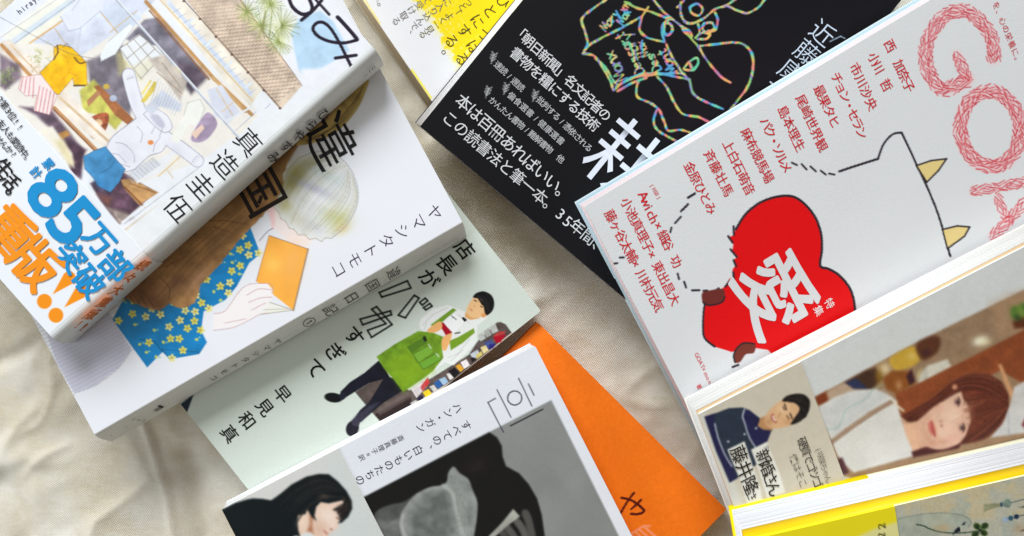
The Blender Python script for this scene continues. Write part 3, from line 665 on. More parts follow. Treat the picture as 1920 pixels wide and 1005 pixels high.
    for k in range(15):
        for j in range(-2, 34):
            a = np.array([352.0, -6.0]) + e * (k * 6.0 - 6) + d * (j * 8.2 + (k % 2) * 4)
            if e @ (a - np.array([345, 0])) < 62 and d @ (a - np.array([345, 0])) > -5 and d @ (a - np.array([345, 0])) < 262 - 1.2 * (e @ (a - np.array([345, 0]))) * 0:
                sh = .75 if j > 9 else .4
                p.line([a, a + e * 4.6 + d * 1.5], 1.1, (118, 84, 70), sh)
        a = np.array([352.0, -6.0]) + e * (k * 4.4 - 4); p.line([a, a + d * 250], .7, (170, 140, 120), .5)
    p.line([(345, 0), (526, 203)], 1.6, (100, 76, 66)); p.line([(447, -5), (567, 160)], 1.3, (120, 90, 80))
    for k in range(7): p.ell(345 + 30 * k, 2 + 33.5 * k, 2.6, 2.2, (88, 66, 60))
    p.poly([(449, -8), (700, -30), (700, 60), (640, 140), (575, 190), (567, 160)], (236, 238, 244), 1.0)
    # sky
    p.poly([(545, 60), (560, 35), (600, 20), (625, 40), (655, 95), (630, 112), (590, 135), (575, 150), (560, 130), (552, 95)], (186, 216, 240), 3.5, tex=.04)
    p.poly([(565, 130), (600, 128), (585, 160), (570, 160)], (240, 242, 248), 5)
    # palm
    r = np.random.default_rng(3)
    for cx, cy, R, a0, sp in ((462, 22, 24, 200, 320), (506, 8, 30, 190, 330), (490, 48, 30, 150, 330), (528, 48, 34, 250, 250), (524, 78, 28, 20, 250), (500, -14, 30, 60, 250)):
        p.blob(cx, cy, R * .55, R * .55, (214, 218, 150), 0, .6)
        for k in range(30):
            a = math.radians(a0 + sp * k / 30 + r.uniform(-4, 4)); q = R * r.uniform(.75, 1.1)
            p.line([(cx, cy), (cx + q * math.cos(a), cy + q * math.sin(a))], .9, ((112, 136, 70), (150, 160, 84), (84, 104, 60), (196, 192, 110))[k % 4], .75)
    p.line([(498, 20), (492, 60)], 2, (150, 150, 90)); p.line([(510, 20), (505, 70)], 1.5, (130, 140, 80))
    # veranda: sill boards, ground shade
    p.poly(z((0, 235), (50, 215), (420, 560), (640, 780), (600, 830), (300, 600), (0, 300)), (236, 226, 214), 1.5, **L)
    p.line(z((10, 250), (280, 540)), 7, (196, 146, 96)); p.line(z((60, 250), (320, 520)), 3, (222, 196, 160)); p.line(z((300, 600), (560, 860)), 8, (186, 134, 86), .9); p.line(z((330, 540), (620, 800)), 5, (216, 190, 156))
    p.line(z((300, 610), (540, 850)), 3, (120, 74, 50), .7)
    p.poly(z((0, 300), (110, 360), (120, 430), (30, 500), (0, 480)), (128, 112, 124), 5, tex=.3)
    p.poly(z((110, 590), (280, 600), (460, 830), (440, 960), (330, 760), (200, 640)), (112, 92, 108), 5, tex=.35, tsc=16)
    p.poly(z((360, 760), (480, 830), (460, 880), (450, 990), (390, 960)), (84, 62, 78), 5, tex=.35)
    p.poly(z((320, 740), (370, 720), (390, 745), (330, 780)), (190, 140, 80), 2)
    p.poly(z((210, 720), (290, 700), (400, 850), (410, 930), (330, 850)), (240, 234, 220), 4); p.poly(z((300, 780), (350, 770), (410, 900), (390, 930)), (222, 206, 150), 5, a=.6)
    for (x, y, n, col) in ((40, 410, 60, (150, 166, 110)), (215, 320, 46, (186, 192, 130)), (10, 440, 30, (120, 140, 86)), (180, 360, 14, (214, 170, 130))):
        for k in range(n):
            a, b = r.normal(x, 26), r.normal(y, 26); p.line(z((a, b), (a + r.uniform(-16, 16), b + r.uniform(-16, 16))), 1.6, np.array(col) * r.uniform(.75, 1.15), .6)
    # steps, lower right
    p.poly(z2((500, 130), (640, 40), (860, 180), (760, 270), (660, 355), (560, 230)), (96, 70, 86), 3, tex=.4, tsc=12)
    p.poly(z2((590, 260), (690, 290), (740, 320), (660, 355)), (176, 160, 152), 5, tex=.3); p.poly(z2((540, 190), (620, 210), (600, 260)), (140, 90, 70), 5, a=.7)
    p.poly(z2((670, 110), (720, 100), (880, 180), (770, 250), (690, 160)), (190, 146, 96), 1.5, tex=.25); p.line(z2((690, 150), (800, 260)), 3.5, (140, 92, 56)); p.line(z2((720, 130), (860, 180)), 2, (160, 110, 70))
    p.poly(z2((690, 385), (870, 250), (930, 260), (740, 430)), (214, 190, 150), 1.5, tex=.1); p.poly(z2((715, 395), (850, 290), (862, 330), (740, 410)), (166, 112, 66), 1.5, tex=.3)
    p.poly(z2((700, 40), (880, 0), (1000, -80), (900, 60), (760, 130)), (232, 234, 238), 1.5)
    for k in range(9): p.line(z2((700 + 18 * k, 90 - 12 * k), (740 + 18 * k, 130 - 12 * k)), .8, (172, 176, 190), .7); p.line(z2((700 + 5 * k, 85 + 5 * k), (850 + 5 * k, -15 + 5 * k)), .8, (172, 176, 190), .7)
    p.line(z2((680, 345), (1100, 30), (1330, -140)), 5, (232, 236, 240)); p.line(z2((690, 355), (1100, 45)), 1, (170, 172, 184)); p.line(z2((740, 435), (1060, 150)), 1, (190, 180, 170)); p.line(z2((880, 90), (1000, -20)), 2.5, (222, 198, 160)); p.line(z2((930, 60), (960, 100)), 2, (224, 204, 170))
    p.poly(z((1150, 500), (1230, 470), (1330, 620), (1260, 690), (1190, 640)), (214, 218, 232), 1.5); p.line(z((1200, 490), (1290, 640)), 2, (222, 196, 160)); p.line(z((1230, 620), (1290, 570)), 2, (222, 196, 160))
    p.line(z((1300, 760), (1419, 640)), 7, (238, 232, 222)); p.line(z((1240, 680), (1400, 590)), 4, (226, 232, 238)); p.line(z((1290, 740), (1419, 620)), 1, (170, 176, 186))
    # clothes line with washing hung out (nobody in them)
    for (a, b) in (((640, -10), (1340, 780)),):
        p.line(z(a, b), 4.6, (178, 184, 198)); p.line(z((645, -10), (1343, 776)), 2.2, (236, 240, 244))
    p.line(z((975, 375), (1000, 400)), 4.6, (206, 196, 170))
    p.poly(z((335, 90), (440, -20), (600, -40), (560, 60), (440, 160), (380, 170)), (226, 230, 240), 1.0); p.line(z((335, 90), (380, 172), (440, 160), (560, 60)), 1, (170, 176, 196)); p.line(z((400, 60), (450, -10)), 1, (186, 190, 206))
    p.poly(z((600, 230), (720, 130), (740, 150), (640, 300), (560, 340), (555, 310)), (236, 240, 242), 1.0); p.line(z((600, 230), (720, 130)), 1, (176, 182, 196)); p.line(z((560, 340), (640, 300), (740, 150)), 1, (176, 182, 196))
    # yellow shirt
    sh = z((300, 262), (335, 248), (395, 262), (440, 305), (478, 345), (484, 470), (412, 472), (402, 432), (325, 524), (240, 492), (222, 400), (300, 326))
    p.poly(sh, (250, 196, 28), .9, tex=.06, tsc=30); p.blob(*z((345, 440))[0], 22, 14, (246, 168, 30), -30, .45); p.blob(*z((330, 300))[0], 12, 8, (252, 212, 70), 0, .6)
    p.line(sh + sh[:1], 1.0, (120, 84, 30), .7); p.line(z((298, 330), (322, 290), (318, 252)), 3, (90, 66, 40), .8); p.line(z((410, 474), (470, 474)), 3.4, (80, 62, 30), .8); p.line(z((412, 318), (440, 350), (470, 345)), 2.6, (120, 90, 40), .8, smooth=True)
    for l in (((395, 380), (345, 445)), ((420, 420), (380, 400)), ((270, 470), (300, 490)), ((340, 300), (370, 320))): p.line(z(*l), 1, (200, 140, 30), .7)
    # striped shorts
    so = z((118, 428), (226, 412), (316, 530), (272, 636), (186, 612), (202, 528), (140, 532), (100, 490))
    p.poly(so, (244, 230, 228), .9)
    for k in range(9): p.line(z((128 + 20 * k, 424 + 2 * k), (112 + 23 * k, 500 + 14 * k)) if k < 4 else z((140 + 20 * k, 440 + 9 * k), (110 + 21 * k, 606 + 3 * k)), 1.7, (206, 104, 110), .75)
    p.line(so + so[:1], .9, (170, 120, 120), .7)
    # white hooded top, sleeves spread
    W_, OL = (232, 233, 240), (146, 146, 168)
    body = z((700, 700), (760, 655), (800, 625), (870, 640), (932, 722), (905, 830), (830, 862), (770, 915), (742, 938), (690, 948), (640, 915), (605, 870), (594, 820), (625, 760))
    sl1, sl2 = z((815, 690), (768, 600), (735, 500), (714, 415)), z((890, 740), (960, 790), (1030, 840), (1095, 892))
    for a, g in ((OL, 1.2), (W_, 0)):
        p.line(catmull(sl1, False), 23 + 2 * g, a); p.line(catmull(sl2, False), 22 + 2 * g, a); p.poly(body, a, .9, smooth=True, grow=g)
    p.line(z((704, 430), (738, 418)), 4, (222, 222, 232)); p.line(z((1078, 905), (1104, 868)), 4, (222, 222, 232)); p.line(z((706, 440), (742, 428)), .9, OL); p.line(z((1066, 900), (1092, 862)), .9, OL)
    p.poly(z((795, 632), (850, 600), (925, 640), (955, 705), (915, 735), (860, 700)), W_, .9, smooth=True); p.line(catmull(z((795, 632), (850, 600), (925, 640), (955, 705), (915, 735), (860, 700), (795, 632)), False), 1.0, OL, .8); p.poly(z((835, 640), (880, 640), (915, 690), (900, 712), (860, 685)), (196, 196, 212), 2, smooth=True)
    p.line(z((860, 700), (840, 740)), 1.2, OL, .8); p.line(z((900, 715), (885, 755)), 1.2, OL, .8)
    p.blob(*z((700, 850))[0], 22, 16, (212, 212, 226), 30, .6); p.blob(*z((980, 830))[0], 22, 7, (214, 214, 228), 38, .6); p.blob(*z((745, 560))[0], 6, 26, (216, 216, 230), -14, .5)
    for l in (((640, 790), (690, 800), (740, 850), (745, 900)), ((625, 850), (660, 860), (700, 905)), ((612, 880), (660, 905), (720, 925)), ((760, 700), (790, 740), (780, 790)), ((890, 760), (860, 800), (850, 840))): p.line(z(*l), .9, OL, .7, smooth=True)
    p.ell(*z((836, 790))[0], 5.5, 4.5, (238, 150, 90))
    p.line(z((-10, 90), (250, 230), (400, 300), (560, 330)), 1.0, (120, 116, 120), .7, smooth=True); p.line(z((350, 262), (372, 240), (390, 268)), 1.2, (110, 100, 100), .8)
    # hanging: white tee, mauve tee
    p.poly(z((1040, 570), (1110, 550), (1135, 600), (1100, 700), (1050, 690), (990, 790), (950, 760), (1020, 640)), (238, 238, 232), .9, smooth=True); p.line(z((1020, 640), (1040, 570), (1110, 550), (1135, 600), (1100, 700)), .9, (160, 160, 150), .8)
    p.poly(z((1130, 640), (1170, 630), (1205, 690), (1150, 770), (1090, 790), (1060, 760)), (168, 150, 176), 1.2, smooth=True, tex=.12); p.poly(z((1060, 740), (1120, 690), (1135, 710), (1085, 770)), (236, 206, 190), 1)
    p.line(z((790, 560), (860, 460), (850, 500), (800, 560)), 5, (214, 190, 70), .8); p.line(z((790, 520), (835, 450)), 4, (222, 204, 100), .8)
    p.poly(z((800, 600), (900, 500), (1010, 580), (1000, 620), (890, 590), (840, 640)), (206, 212, 226), 2, a=.9)
    for k in range(10): p.line(z((880 + 14 * k, 440 + 13 * k), (840 + 14 * k, 560 + 9 * k)), 1, (140, 156, 190), .5)
    # blue shorts
    bs = z((462, 868), (520, 836), (585, 812), (640, 880), (694, 938), (660, 1010), (612, 1066), (545, 1030), (520, 990), (470, 935))
    p.poly(bs, (72, 142, 194), .9, tex=.14, tsc=18); p.line(bs + bs[:1], 1, (40, 84, 124), .7); p.line(z((560, 960), (610, 930), (640, 890)), 1, (40, 90, 140), .7); p.blob(*z((560, 1020))[0], 14, 9, (52, 116, 172), 30, .6)
    # name side: white margin towards the spine
    p.poly([(452, 262), (480, 232), (575, 188), (700, 80), (760, 130), (140, 700), (235, 432), (300, 380), (400, 300)], (234, 237, 240), 3)
    # brushed title, upper right
    T = (30, 20, 40)
    p.line(z3((688, 95), (740, 150), (797, 218)), 7, T, smooth=True)
    p.line(z3((797, 222), (720, 238), (640, 228), (580, 200), (552, 160), (572, 128), (612, 126), (655, 165), (700, 240), (735, 310), (766, 372)), 5.6, T, smooth=True)
    p.line(z3((676, 322), (792, 306)), 6, T)
    p.wash(.16, 16); p.grain(6, 2)
    p.line(z3((415, -20), (440, 40), (490, 78), (535, 70), (548, 40), (530, -10)), 6.4, T, smooth=True); p.line(z3((488, 112), (560, 50), (612, -15)), 6, T, smooth=True); p.line(z3((560, -10), (642, 80)), 5, T)

def paint_band(p):
    O = (244, 146, 12)
    for cx, cy in ((84.5, 565), (106, 591)): p.ell(cx, cy, 14, 14, O, 0, .8)
    for (tx, ty), (bx, by) in (((99.7, 552), (131, 521)), ((121.8, 576.5), (153, 547))):
        d = np.array([bx - tx, by - ty]); d /= np.linalg.norm(d); n = np.array([-d[1], d[0]]); b = np.array([bx, by])
        q = [(tx, ty)] + [tuple(b + 12.5 * (n * math.cos(a) + d * math.sin(a))) for a in np.linspace(math.pi * 1.06, -.06 * math.pi, 14)]
        p.poly(q, O, .8)

def house_comic():
    BR, TR = np.array([107.6, 639.6]), np.array([708, 103.7]); BL = BR - 530 * np.array([.6627, .7489])
    B = Book("comic_volume", "topmost white comic with a watercolour house and a band lettered in blue and orange", "book",
             tuple(BL), tuple(BR), tuple(BL + TR - BR), (38 * mm, 39.5 * mm, 39 * mm), tuple(BL + np.array([30, 8])), 25 * mm, GROUP_L, pin=True)
    B.D = W(137, 640, 26.2 * mm) - (B.O + B.U); B.t = np.linalg.norm(B.D)
    r = 4.2 * mm
    B.slab("back_cover", 0, .05, 0, ink((226, 228, 226)), 1 * mm); B.slab("page_block", .05, .94, .6 * mm, page_mat((232, 226, 214)), 3.4 * mm)
    c = B.sheet("front_cover", paint_house, (234, 237, 242), glossy, u1=1 - r / B.w, res=1.5, thick=.0006)
    s = B.spine("spine", r, lambda p: None, (232, 236, 236), glossy)
    vb = B.uv((223, 420))[1]
    b = B.sheet("paper_band", paint_band, (234, 238, 244), glossy, u1=1 - r / B.w, v0=-.003, v1=vb, lift=.0005, res=1.6, thick=.0005, edge=(240, 240, 240))
    bs = B.spine("paper_band", r, lambda p: None, (232, 237, 238), glossy, v0=-.003, v1=vb, lift=.0005)
    K, BL_, OR = (24, 24, 28), (14, 142, 206), (244, 146, 12)
    B.text(c, "真造圭伍", (465, 267), (333, 390), 50, K, -.004, vert=True)
    B.text(c, "hirayasumi", (36.5, 21.5), (98, -27), 15, (70, 60, 66), .004, rot=math.pi / 2)
    L = .0008
    def bt(*a, **k): B.text(b, *a, lift=L, **k)
    bt("2第3位!!", (2, 187), (39, 239), 17, K, .01); bt("友人も愛読中。", (4, 233), (55, 298), 16.5, K, .008); bt("せんか?", (0, 262), (27, 290), 16, K, .008)
    bt("生活。", (8, 316), (32, 362), 36, K, .02)
    bt("累計", (92, 308), (69, 324), 22, BL_, .03, vert=True)
    bt("8", (101, 361), (101, 361), 133, BL_, .028, sx=1.15, name="big_lettering"); bt("5", (139, 414), (139, 414), 133, BL_, .028, sx=1.1, name="big_lettering")
    bt("万部", (188, 449), (218, 499), 58, BL_, .032, name="big_lettering"); bt("突破", (134, 481), (168, 528), 58, BL_, .032, name="big_lettering")
    bt("重版", (20, 434), (67, 494), 92, OR, .038, name="big_lettering")
    f = B.spine_frame(.0002)
    def st(par, string, a, bb, size, col, **k): text(f, par, B.loc, string, a, bb, size, col, lift=.0006, **k)
    st(bs, "続々大重版", (266, 496), (170, 588), 30, (222, 116, 30), sx=1.6, wt=.03, vert=True)
    st(bs, "!!", (146, 606), (156, 612), 28, (222, 116, 30), sx=1.5, wt=.03); 
    st(s, "ひらやすみ", (606, 214), (512, 293), 27, (34, 24, 40), sx=2.3, wt=.008, vert=True)
    st(s, "巳", (696, 128), (696, 128), 17, (70, 70, 74)); st(s, "①", (684, 139), (684, 139), 11, (90, 90, 92))
    st(s, "hirayasumi", (322, 455), (304, 472), 5, (150, 150, 140), rot=-math.pi / 2)
house_comic()

# ---- orange book
def paint_orange(p):
    z = zz(1080, 900, 9.57)
    D = (82, 14, 6)
    p.line(z((815, 322), (900, 335), (1010, 372), (1110, 440), (1195, 510), (1222, 550), (1190, 590), (1100, 612), (985, 608)), 4.0, D, smooth=True)
    p.line(z((1045, 228), (940, 360), (820, 560), (770, 640)), 3.8, D, smooth=True); p.line(z((1172, 352), (1080, 445), (990, 522)), 3.6, D, smooth=True)
    S = (252, 152, 112)
    p.line(z((1000, 960), (1110, 890), (1210, 825), (1325, 828)), 3.8, S); p.line(z((1210, 830), (1300, 905), (1420, 1010), (1500, 1090)), 4.4, S)
    p.line(z((1140, 890), (1290, 1020), (1360, 1090)), 4.2, S); p.line(z((1070, 930), (1140, 1005), (1220, 1090)), 4.0, S); p.line(z((1000, 970), (1100, 1090)), 3.6, S)
    p.wash(.035, 45)
    r = np.random.default_rng(8)
    for k in range(26):
        x, y = r.uniform(980, 1350), r.uniform(620, 1000); a = r.uniform(0, 6.28); l = r.uniform(4, 22); p.line([(x, y), (x + l * math.cos(a), y + l * math.sin(a))], .9, (252, 150, 70), r.uniform(.08, .3), 1.0)
    p.grain(12, 2); p.grain(6, 6)
def orange_book():
    B = Book("paperback_book", "plain orange book with brown handwriting lying under the white book", "book",
             (501, 1119), (855, 1470), (1008, 604), (8 * mm,) * 3, (507, 1108), .6 * mm, GROUP_L, bow=.0005, drop=.0016)
    B.slab("back_cover", 0, .06, 0, ink((236, 106, 16))); B.slab("page_block", .06, .70, 1.5 * mm, page_mat((232, 216, 190)), .5 * mm)
    B.sheet("front_cover", paint_orange, (246, 120, 18), matte, res=1.9, edge=(238, 112, 20), thick=.0046)
orange_book()

# ---- white paperback, portrait on its band
def paint_white_cover(p):
    z = zz(660, 780, 4.4675); g = zz(820, 600, 2.481)
    p.poly([(678, 934), (1033.6, 750), (1200, 1085), (845, 1270)], (138, 140, 138), .8, tex=.06, tsc=60)
    p.poly(z((80, 690), (1150, 135), (1215, 180), (1255, 250), (1262, 340), (1290, 420), (1400, 480), (1480, 570), (1550, 690), (1590, 830), (1615, 1010), (1640, 1200), (600, 1700)), (22, 22, 22), 1.6, smooth=False)
    p.blob(*z((1040, 420))[0], 22, 14, (44, 36, 34), -20, .6)
    # veil-like forms
    p.poly(z((180, 850), (230, 780), (330, 740), (440, 715), (560, 640), (600, 700), (460, 900), (330, 960), (240, 930)), (84, 86, 84), 2.5, smooth=True, tex=.2)
    p.poly(z((190, 870), (300, 880), (420, 860), (520, 1010), (500, 1120), (260, 1060), (215, 940)), (118, 120, 118), 4, a=.85, smooth=True, tex=.2)
    p.poly(z((805, 480), (850, 425), (905, 480), (975, 530), (1010, 620), (1050, 720), (1045, 860), (1020, 1010), (980, 1150), (560, 1200), (440, 1080), (405, 900), (420, 800), (520, 670), (640, 600), (750, 580), (795, 545)), (140, 144, 140), 1.6, smooth=True, tex=.22, tsc=16)
    p.poly(z((480, 880), (560, 740), (690, 640), (790, 640), (830, 780), (830, 960), (780, 1080), (560, 1100)), (100, 104, 100), 9, a=.75, smooth=True, tex=.3, tsc=12)
    for k in range(9): p.line(z((830 + 12 * k, 500 + 26 * k), (880 + 14 * k, 660 + 34 * k), (900 + 12 * k, 900 + 20 * k)), 1.8, (176, 180, 174) if k % 2 else (110, 114, 110), .45, 1.6, smooth=True)
    p.line(z((760, 580), (840, 650), (870, 780), (930, 1000)), 5, (178, 182, 176), .6, 3, smooth=True); p.line(z((430, 830), (415, 920), (460, 1040)), 5, (180, 182, 176), .6, 3, smooth=True)
    for l, wd, col in ((((1450, 810), (1480, 880), (1510, 1010)), 12, (84, 82, 78)), (((1380, 880), (1430, 950), (1470, 1060)), 11, (96, 94, 90)), (((1300, 930), (1350, 1000), (1400, 1080)), 11, (88, 86, 82)), (((1250, 960), (1290, 1030)), 10, (76, 74, 72))):
        p.line(z(*l), wd, col, .9, 3, smooth=True)
    p.poly(z((1350, 778), (1408, 840), (1300, 920), (1210, 1000), (1140, 1080), (1080, 1100), (1150, 1000), (1250, 900)), (168, 168, 158), 1.4, tex=.15)
    p.blur(1)
    K = (40, 40, 52)
    for l in (((235, 385), (270, 365)), ((236, 384), (308, 522)), ((278, 325), (343, 452)), ((378, 272), (440, 400)), ((424, 297), (450, 350))): p.line(g(*l), 1.8, K)
    p.line(g((340, 492), (490, 415)), 2.2, (16, 16, 20)); p.ring(*g((360, 363))[0], 13.2, 1.8, K)
    p.grain(7, 2)
def paint_portrait_band(p):
    z = zz(400, 840, 6.0)
    BK = (10, 20, 24)
    p.poly([(600, 860), (640, 845), (730, 1010), (640, 1030)], (206, 214, 212), 22, a=.7)
    p.poly(z((80, 720), (100, 690), (250, 615), (380, 575), (450, 562), (560, 568), (655, 585), (800, 640), (1000, 800), (1010, 1100), (300, 1200)), BK, 1.0)
    p.poly(z((950, 760), (1060, 690), (1180, 600), (1480, 570), (1470, 700), (1420, 800), (1400, 900), (1290, 970), (1240, 1060), (1000, 1060), (960, 920)), (236, 206, 186), 1.2)
    p.blob(*z((1290, 760))[0], 16, 14, (250, 232, 220), 0, .7); p.blob(*z((1000, 830))[0], 9, 12, (250, 224, 200), 0, .6)
    p.poly(z((1085, 740), (1130, 760), (1115, 850), (1130, 960), (1060, 930), (1090, 850)), (160, 92, 56), 3.5, a=.8)
    hair = z((655, 585), (760, 510), (880, 410), (1050, 320), (1190, 290), (1300, 292), (1400, 370), (1500, 480), (1560, 590), (1565, 680), (1520, 770), (1450, 835), (1400, 845), (1450, 790), (1440, 700), (1480, 580), (1300, 620), (1210, 605), (1160, 660), (1140, 760), (1165, 820), (1110, 770), (1060, 690), (1040, 740), (960, 750), (880, 900), (780, 880), (690, 720))
    p.poly(hair, BK, 1.1)
    p.strands(z((1420, 390), (1200, 296), (900, 420), (700, 600)), z((1500, 560), (1250, 560), (1060, 680), (920, 880)), 80, [(34, 38, 42), (4, 10, 14), (52, 46, 44)], (.7, 1.5), (.2, .5), 5)
    p.strands(z((1480, 480), (1555, 620), (1500, 780)), z((1440, 560), (1480, 660), (1410, 840)), 40, [(30, 28, 28), (8, 12, 14), (60, 48, 42)], (.7, 1.3), (.3, .6), 6)
    p.poly(z((1350, 690), (1420, 640), (1500, 640), (1480, 760), (1420, 790), (1400, 720)), (40, 32, 28), 2.5, a=.9)
    for l in (((1360, 690), (1420, 670)), ((1400, 730), (1450, 690)), ((1430, 770), (1500, 720)), ((1440, 640), (1500, 600))): p.line(z(*l), 2.2, (12, 14, 16), .9)
    p.blob(*z((1250, 540))[0], 10, 5, (96, 78, 66), 10, .6); p.blob(*z((1140, 380))[0], 10, 6, (40, 34, 34), 0, .6)
    p.line(z((1390, 780), (1420, 800)), 2, (70, 40, 34), .8); p.line(z((1318, 905), (1340, 915)), 2.4, (120, 60, 50), .8); p.line(z((1248, 925), (1285, 965)), 2.6, (176, 84, 76), .9)
    p.poly(z((985, 980), (1040, 945), (1100, 950), (1150, 1000), (1160, 1100), (990, 1100)), (222, 228, 228), 1.4)
    p.poly(z((905, 985), (960, 980), (960, 1050), (900, 1050)), (190, 196, 196), 1.2)
    p.blob(*z((1200, 900))[0], 12, 14, (220, 180, 158), 0, .6); p.blob(*z((1340, 850))[0], 8, 9, (246, 224, 210), 0, .6); p.blur(2); p.grain(8, 2)
def white_book():
    B = Book("paperback_book", "white paperback with a grey photograph and portrait band, lying on the orange book", "book",
             (418, 953), (631, 1365), (1003, 648), (22.5 * mm, 21 * mm, 21.5 * mm), (424, 940), 12 * mm, GROUP_L)
    B.slab("back_cover", 0, .05, 0, ink((230, 232, 234))); B.slab("page_block", .05, .93, .3 * mm, page_mat((246, 246, 244)), .5 * mm)
    c = B.sheet("front_cover", paint_white_cover, (231, 234, 241), glossy, res=1.6, thick=.0005, edge=(246, 246, 248))
    v1 = B.uv((637, 843))[1]
    b = B.sheet("paper_band", paint_portrait_band, (216, 215, 211), glossy, v0=-.003, v1=v1, lift=.0005, res=1.5, thick=.0005, edge=(236, 238, 238))
    K = (46, 44, 62)
    B.text(c, "すべての、白いものたちの", (873.6, 797.5), (675, 900), 19.5, K, -.004, vert=True, name="title_lettering")
    B.text(c, "ハン・ガン", (857.5, 765), (789, 801.5), 19, K, -.006, vert=True)
    B.text(c, "斎藤真理子=訳", (750.7, 821.7), (678, 858), 12.5, (96, 92, 108), 0, vert=True)
white_book()

# ================================================================== books of the right pile, lowest first
# ---- yellow and white book
def paint_yellow(p):
    Y = (250, 224, 0)
    ar = [(768, -10), (800, 30), (826, 66), (842, 100), (868, 140), (900, 175), (1100, 60), (1010, -60), (900, -40)]
    p.poly(ar, (248, 238, 130), 9, a=.8, wob=7); p.poly(ar, Y, 3.5, wob=8, grow=-3)
    i = p.sub(740, -20, 960, 190); n = fbm(p.X[i] / 5, p.Y[i] / 5, 77, 3); a = np.clip((n - .60) * 7, 0, .75)
    d = (p.X[i] - 790) * .83 - (p.Y[i] - 20) * .56; a = a * np.clip(1.3 - np.abs(d - 10) / 55, 0, 1)
    p.mix(i, a * (p.C[i, 2] < 180), (250, 244, 190))
    p.line([(680, -6), (712, 44)], 3.2, (248, 220, 90), .8, 1.5); p.line([(772, 131), (808, 184)], 3.4, (250, 232, 20), .9, 1.2)
    p.line([(712, -4), (706, 4)], 1, (120, 110, 100))
def yellow_book():
    B = Book("paperback_book", "white book with a yellow crayon patch, partly under the black book", "book",
             (570, -162), (872, 281), (1120, -537), (9.4 * mm,) * 3, (564, -148), .6 * mm, GROUP_R)
    B.slab("back_cover", 0, .06, 0, ink((232, 226, 206))); B.slab("page_block", .06, .92, .2 * mm, page_mat((222, 208, 184)), .4 * mm)
    c = B.sheet("front_cover", paint_yellow, (234, 236, 240), matte, res=1.8, edge=(232, 226, 206), thick=.0007)
    g, k = (126, 122, 118), (64, 58, 20)
    B.text(c, "て受け取る", (800, 0), (742.7, 39.4), 17, g, -.004, vert=True); B.text(c, "に入り込んで、", (838, 3), (764, 58), 17, g, -.004, vert=True)
    B.text(c, "っと「よく一見る", (880, 4), (793, 64), 17, (120, 112, 60), -.004, vert=True); B.text(c, "。", (703, 6), (703, 6), 20, g, 0, vert=True)
    B.text(c, "ひとにする。", (943, 2.4), (822, 95), 27, k, -.004, vert=True); B.text(c, "つはる", (908, 66), (866, 110), 27, k, -.004, vert=True)
yellow_book()

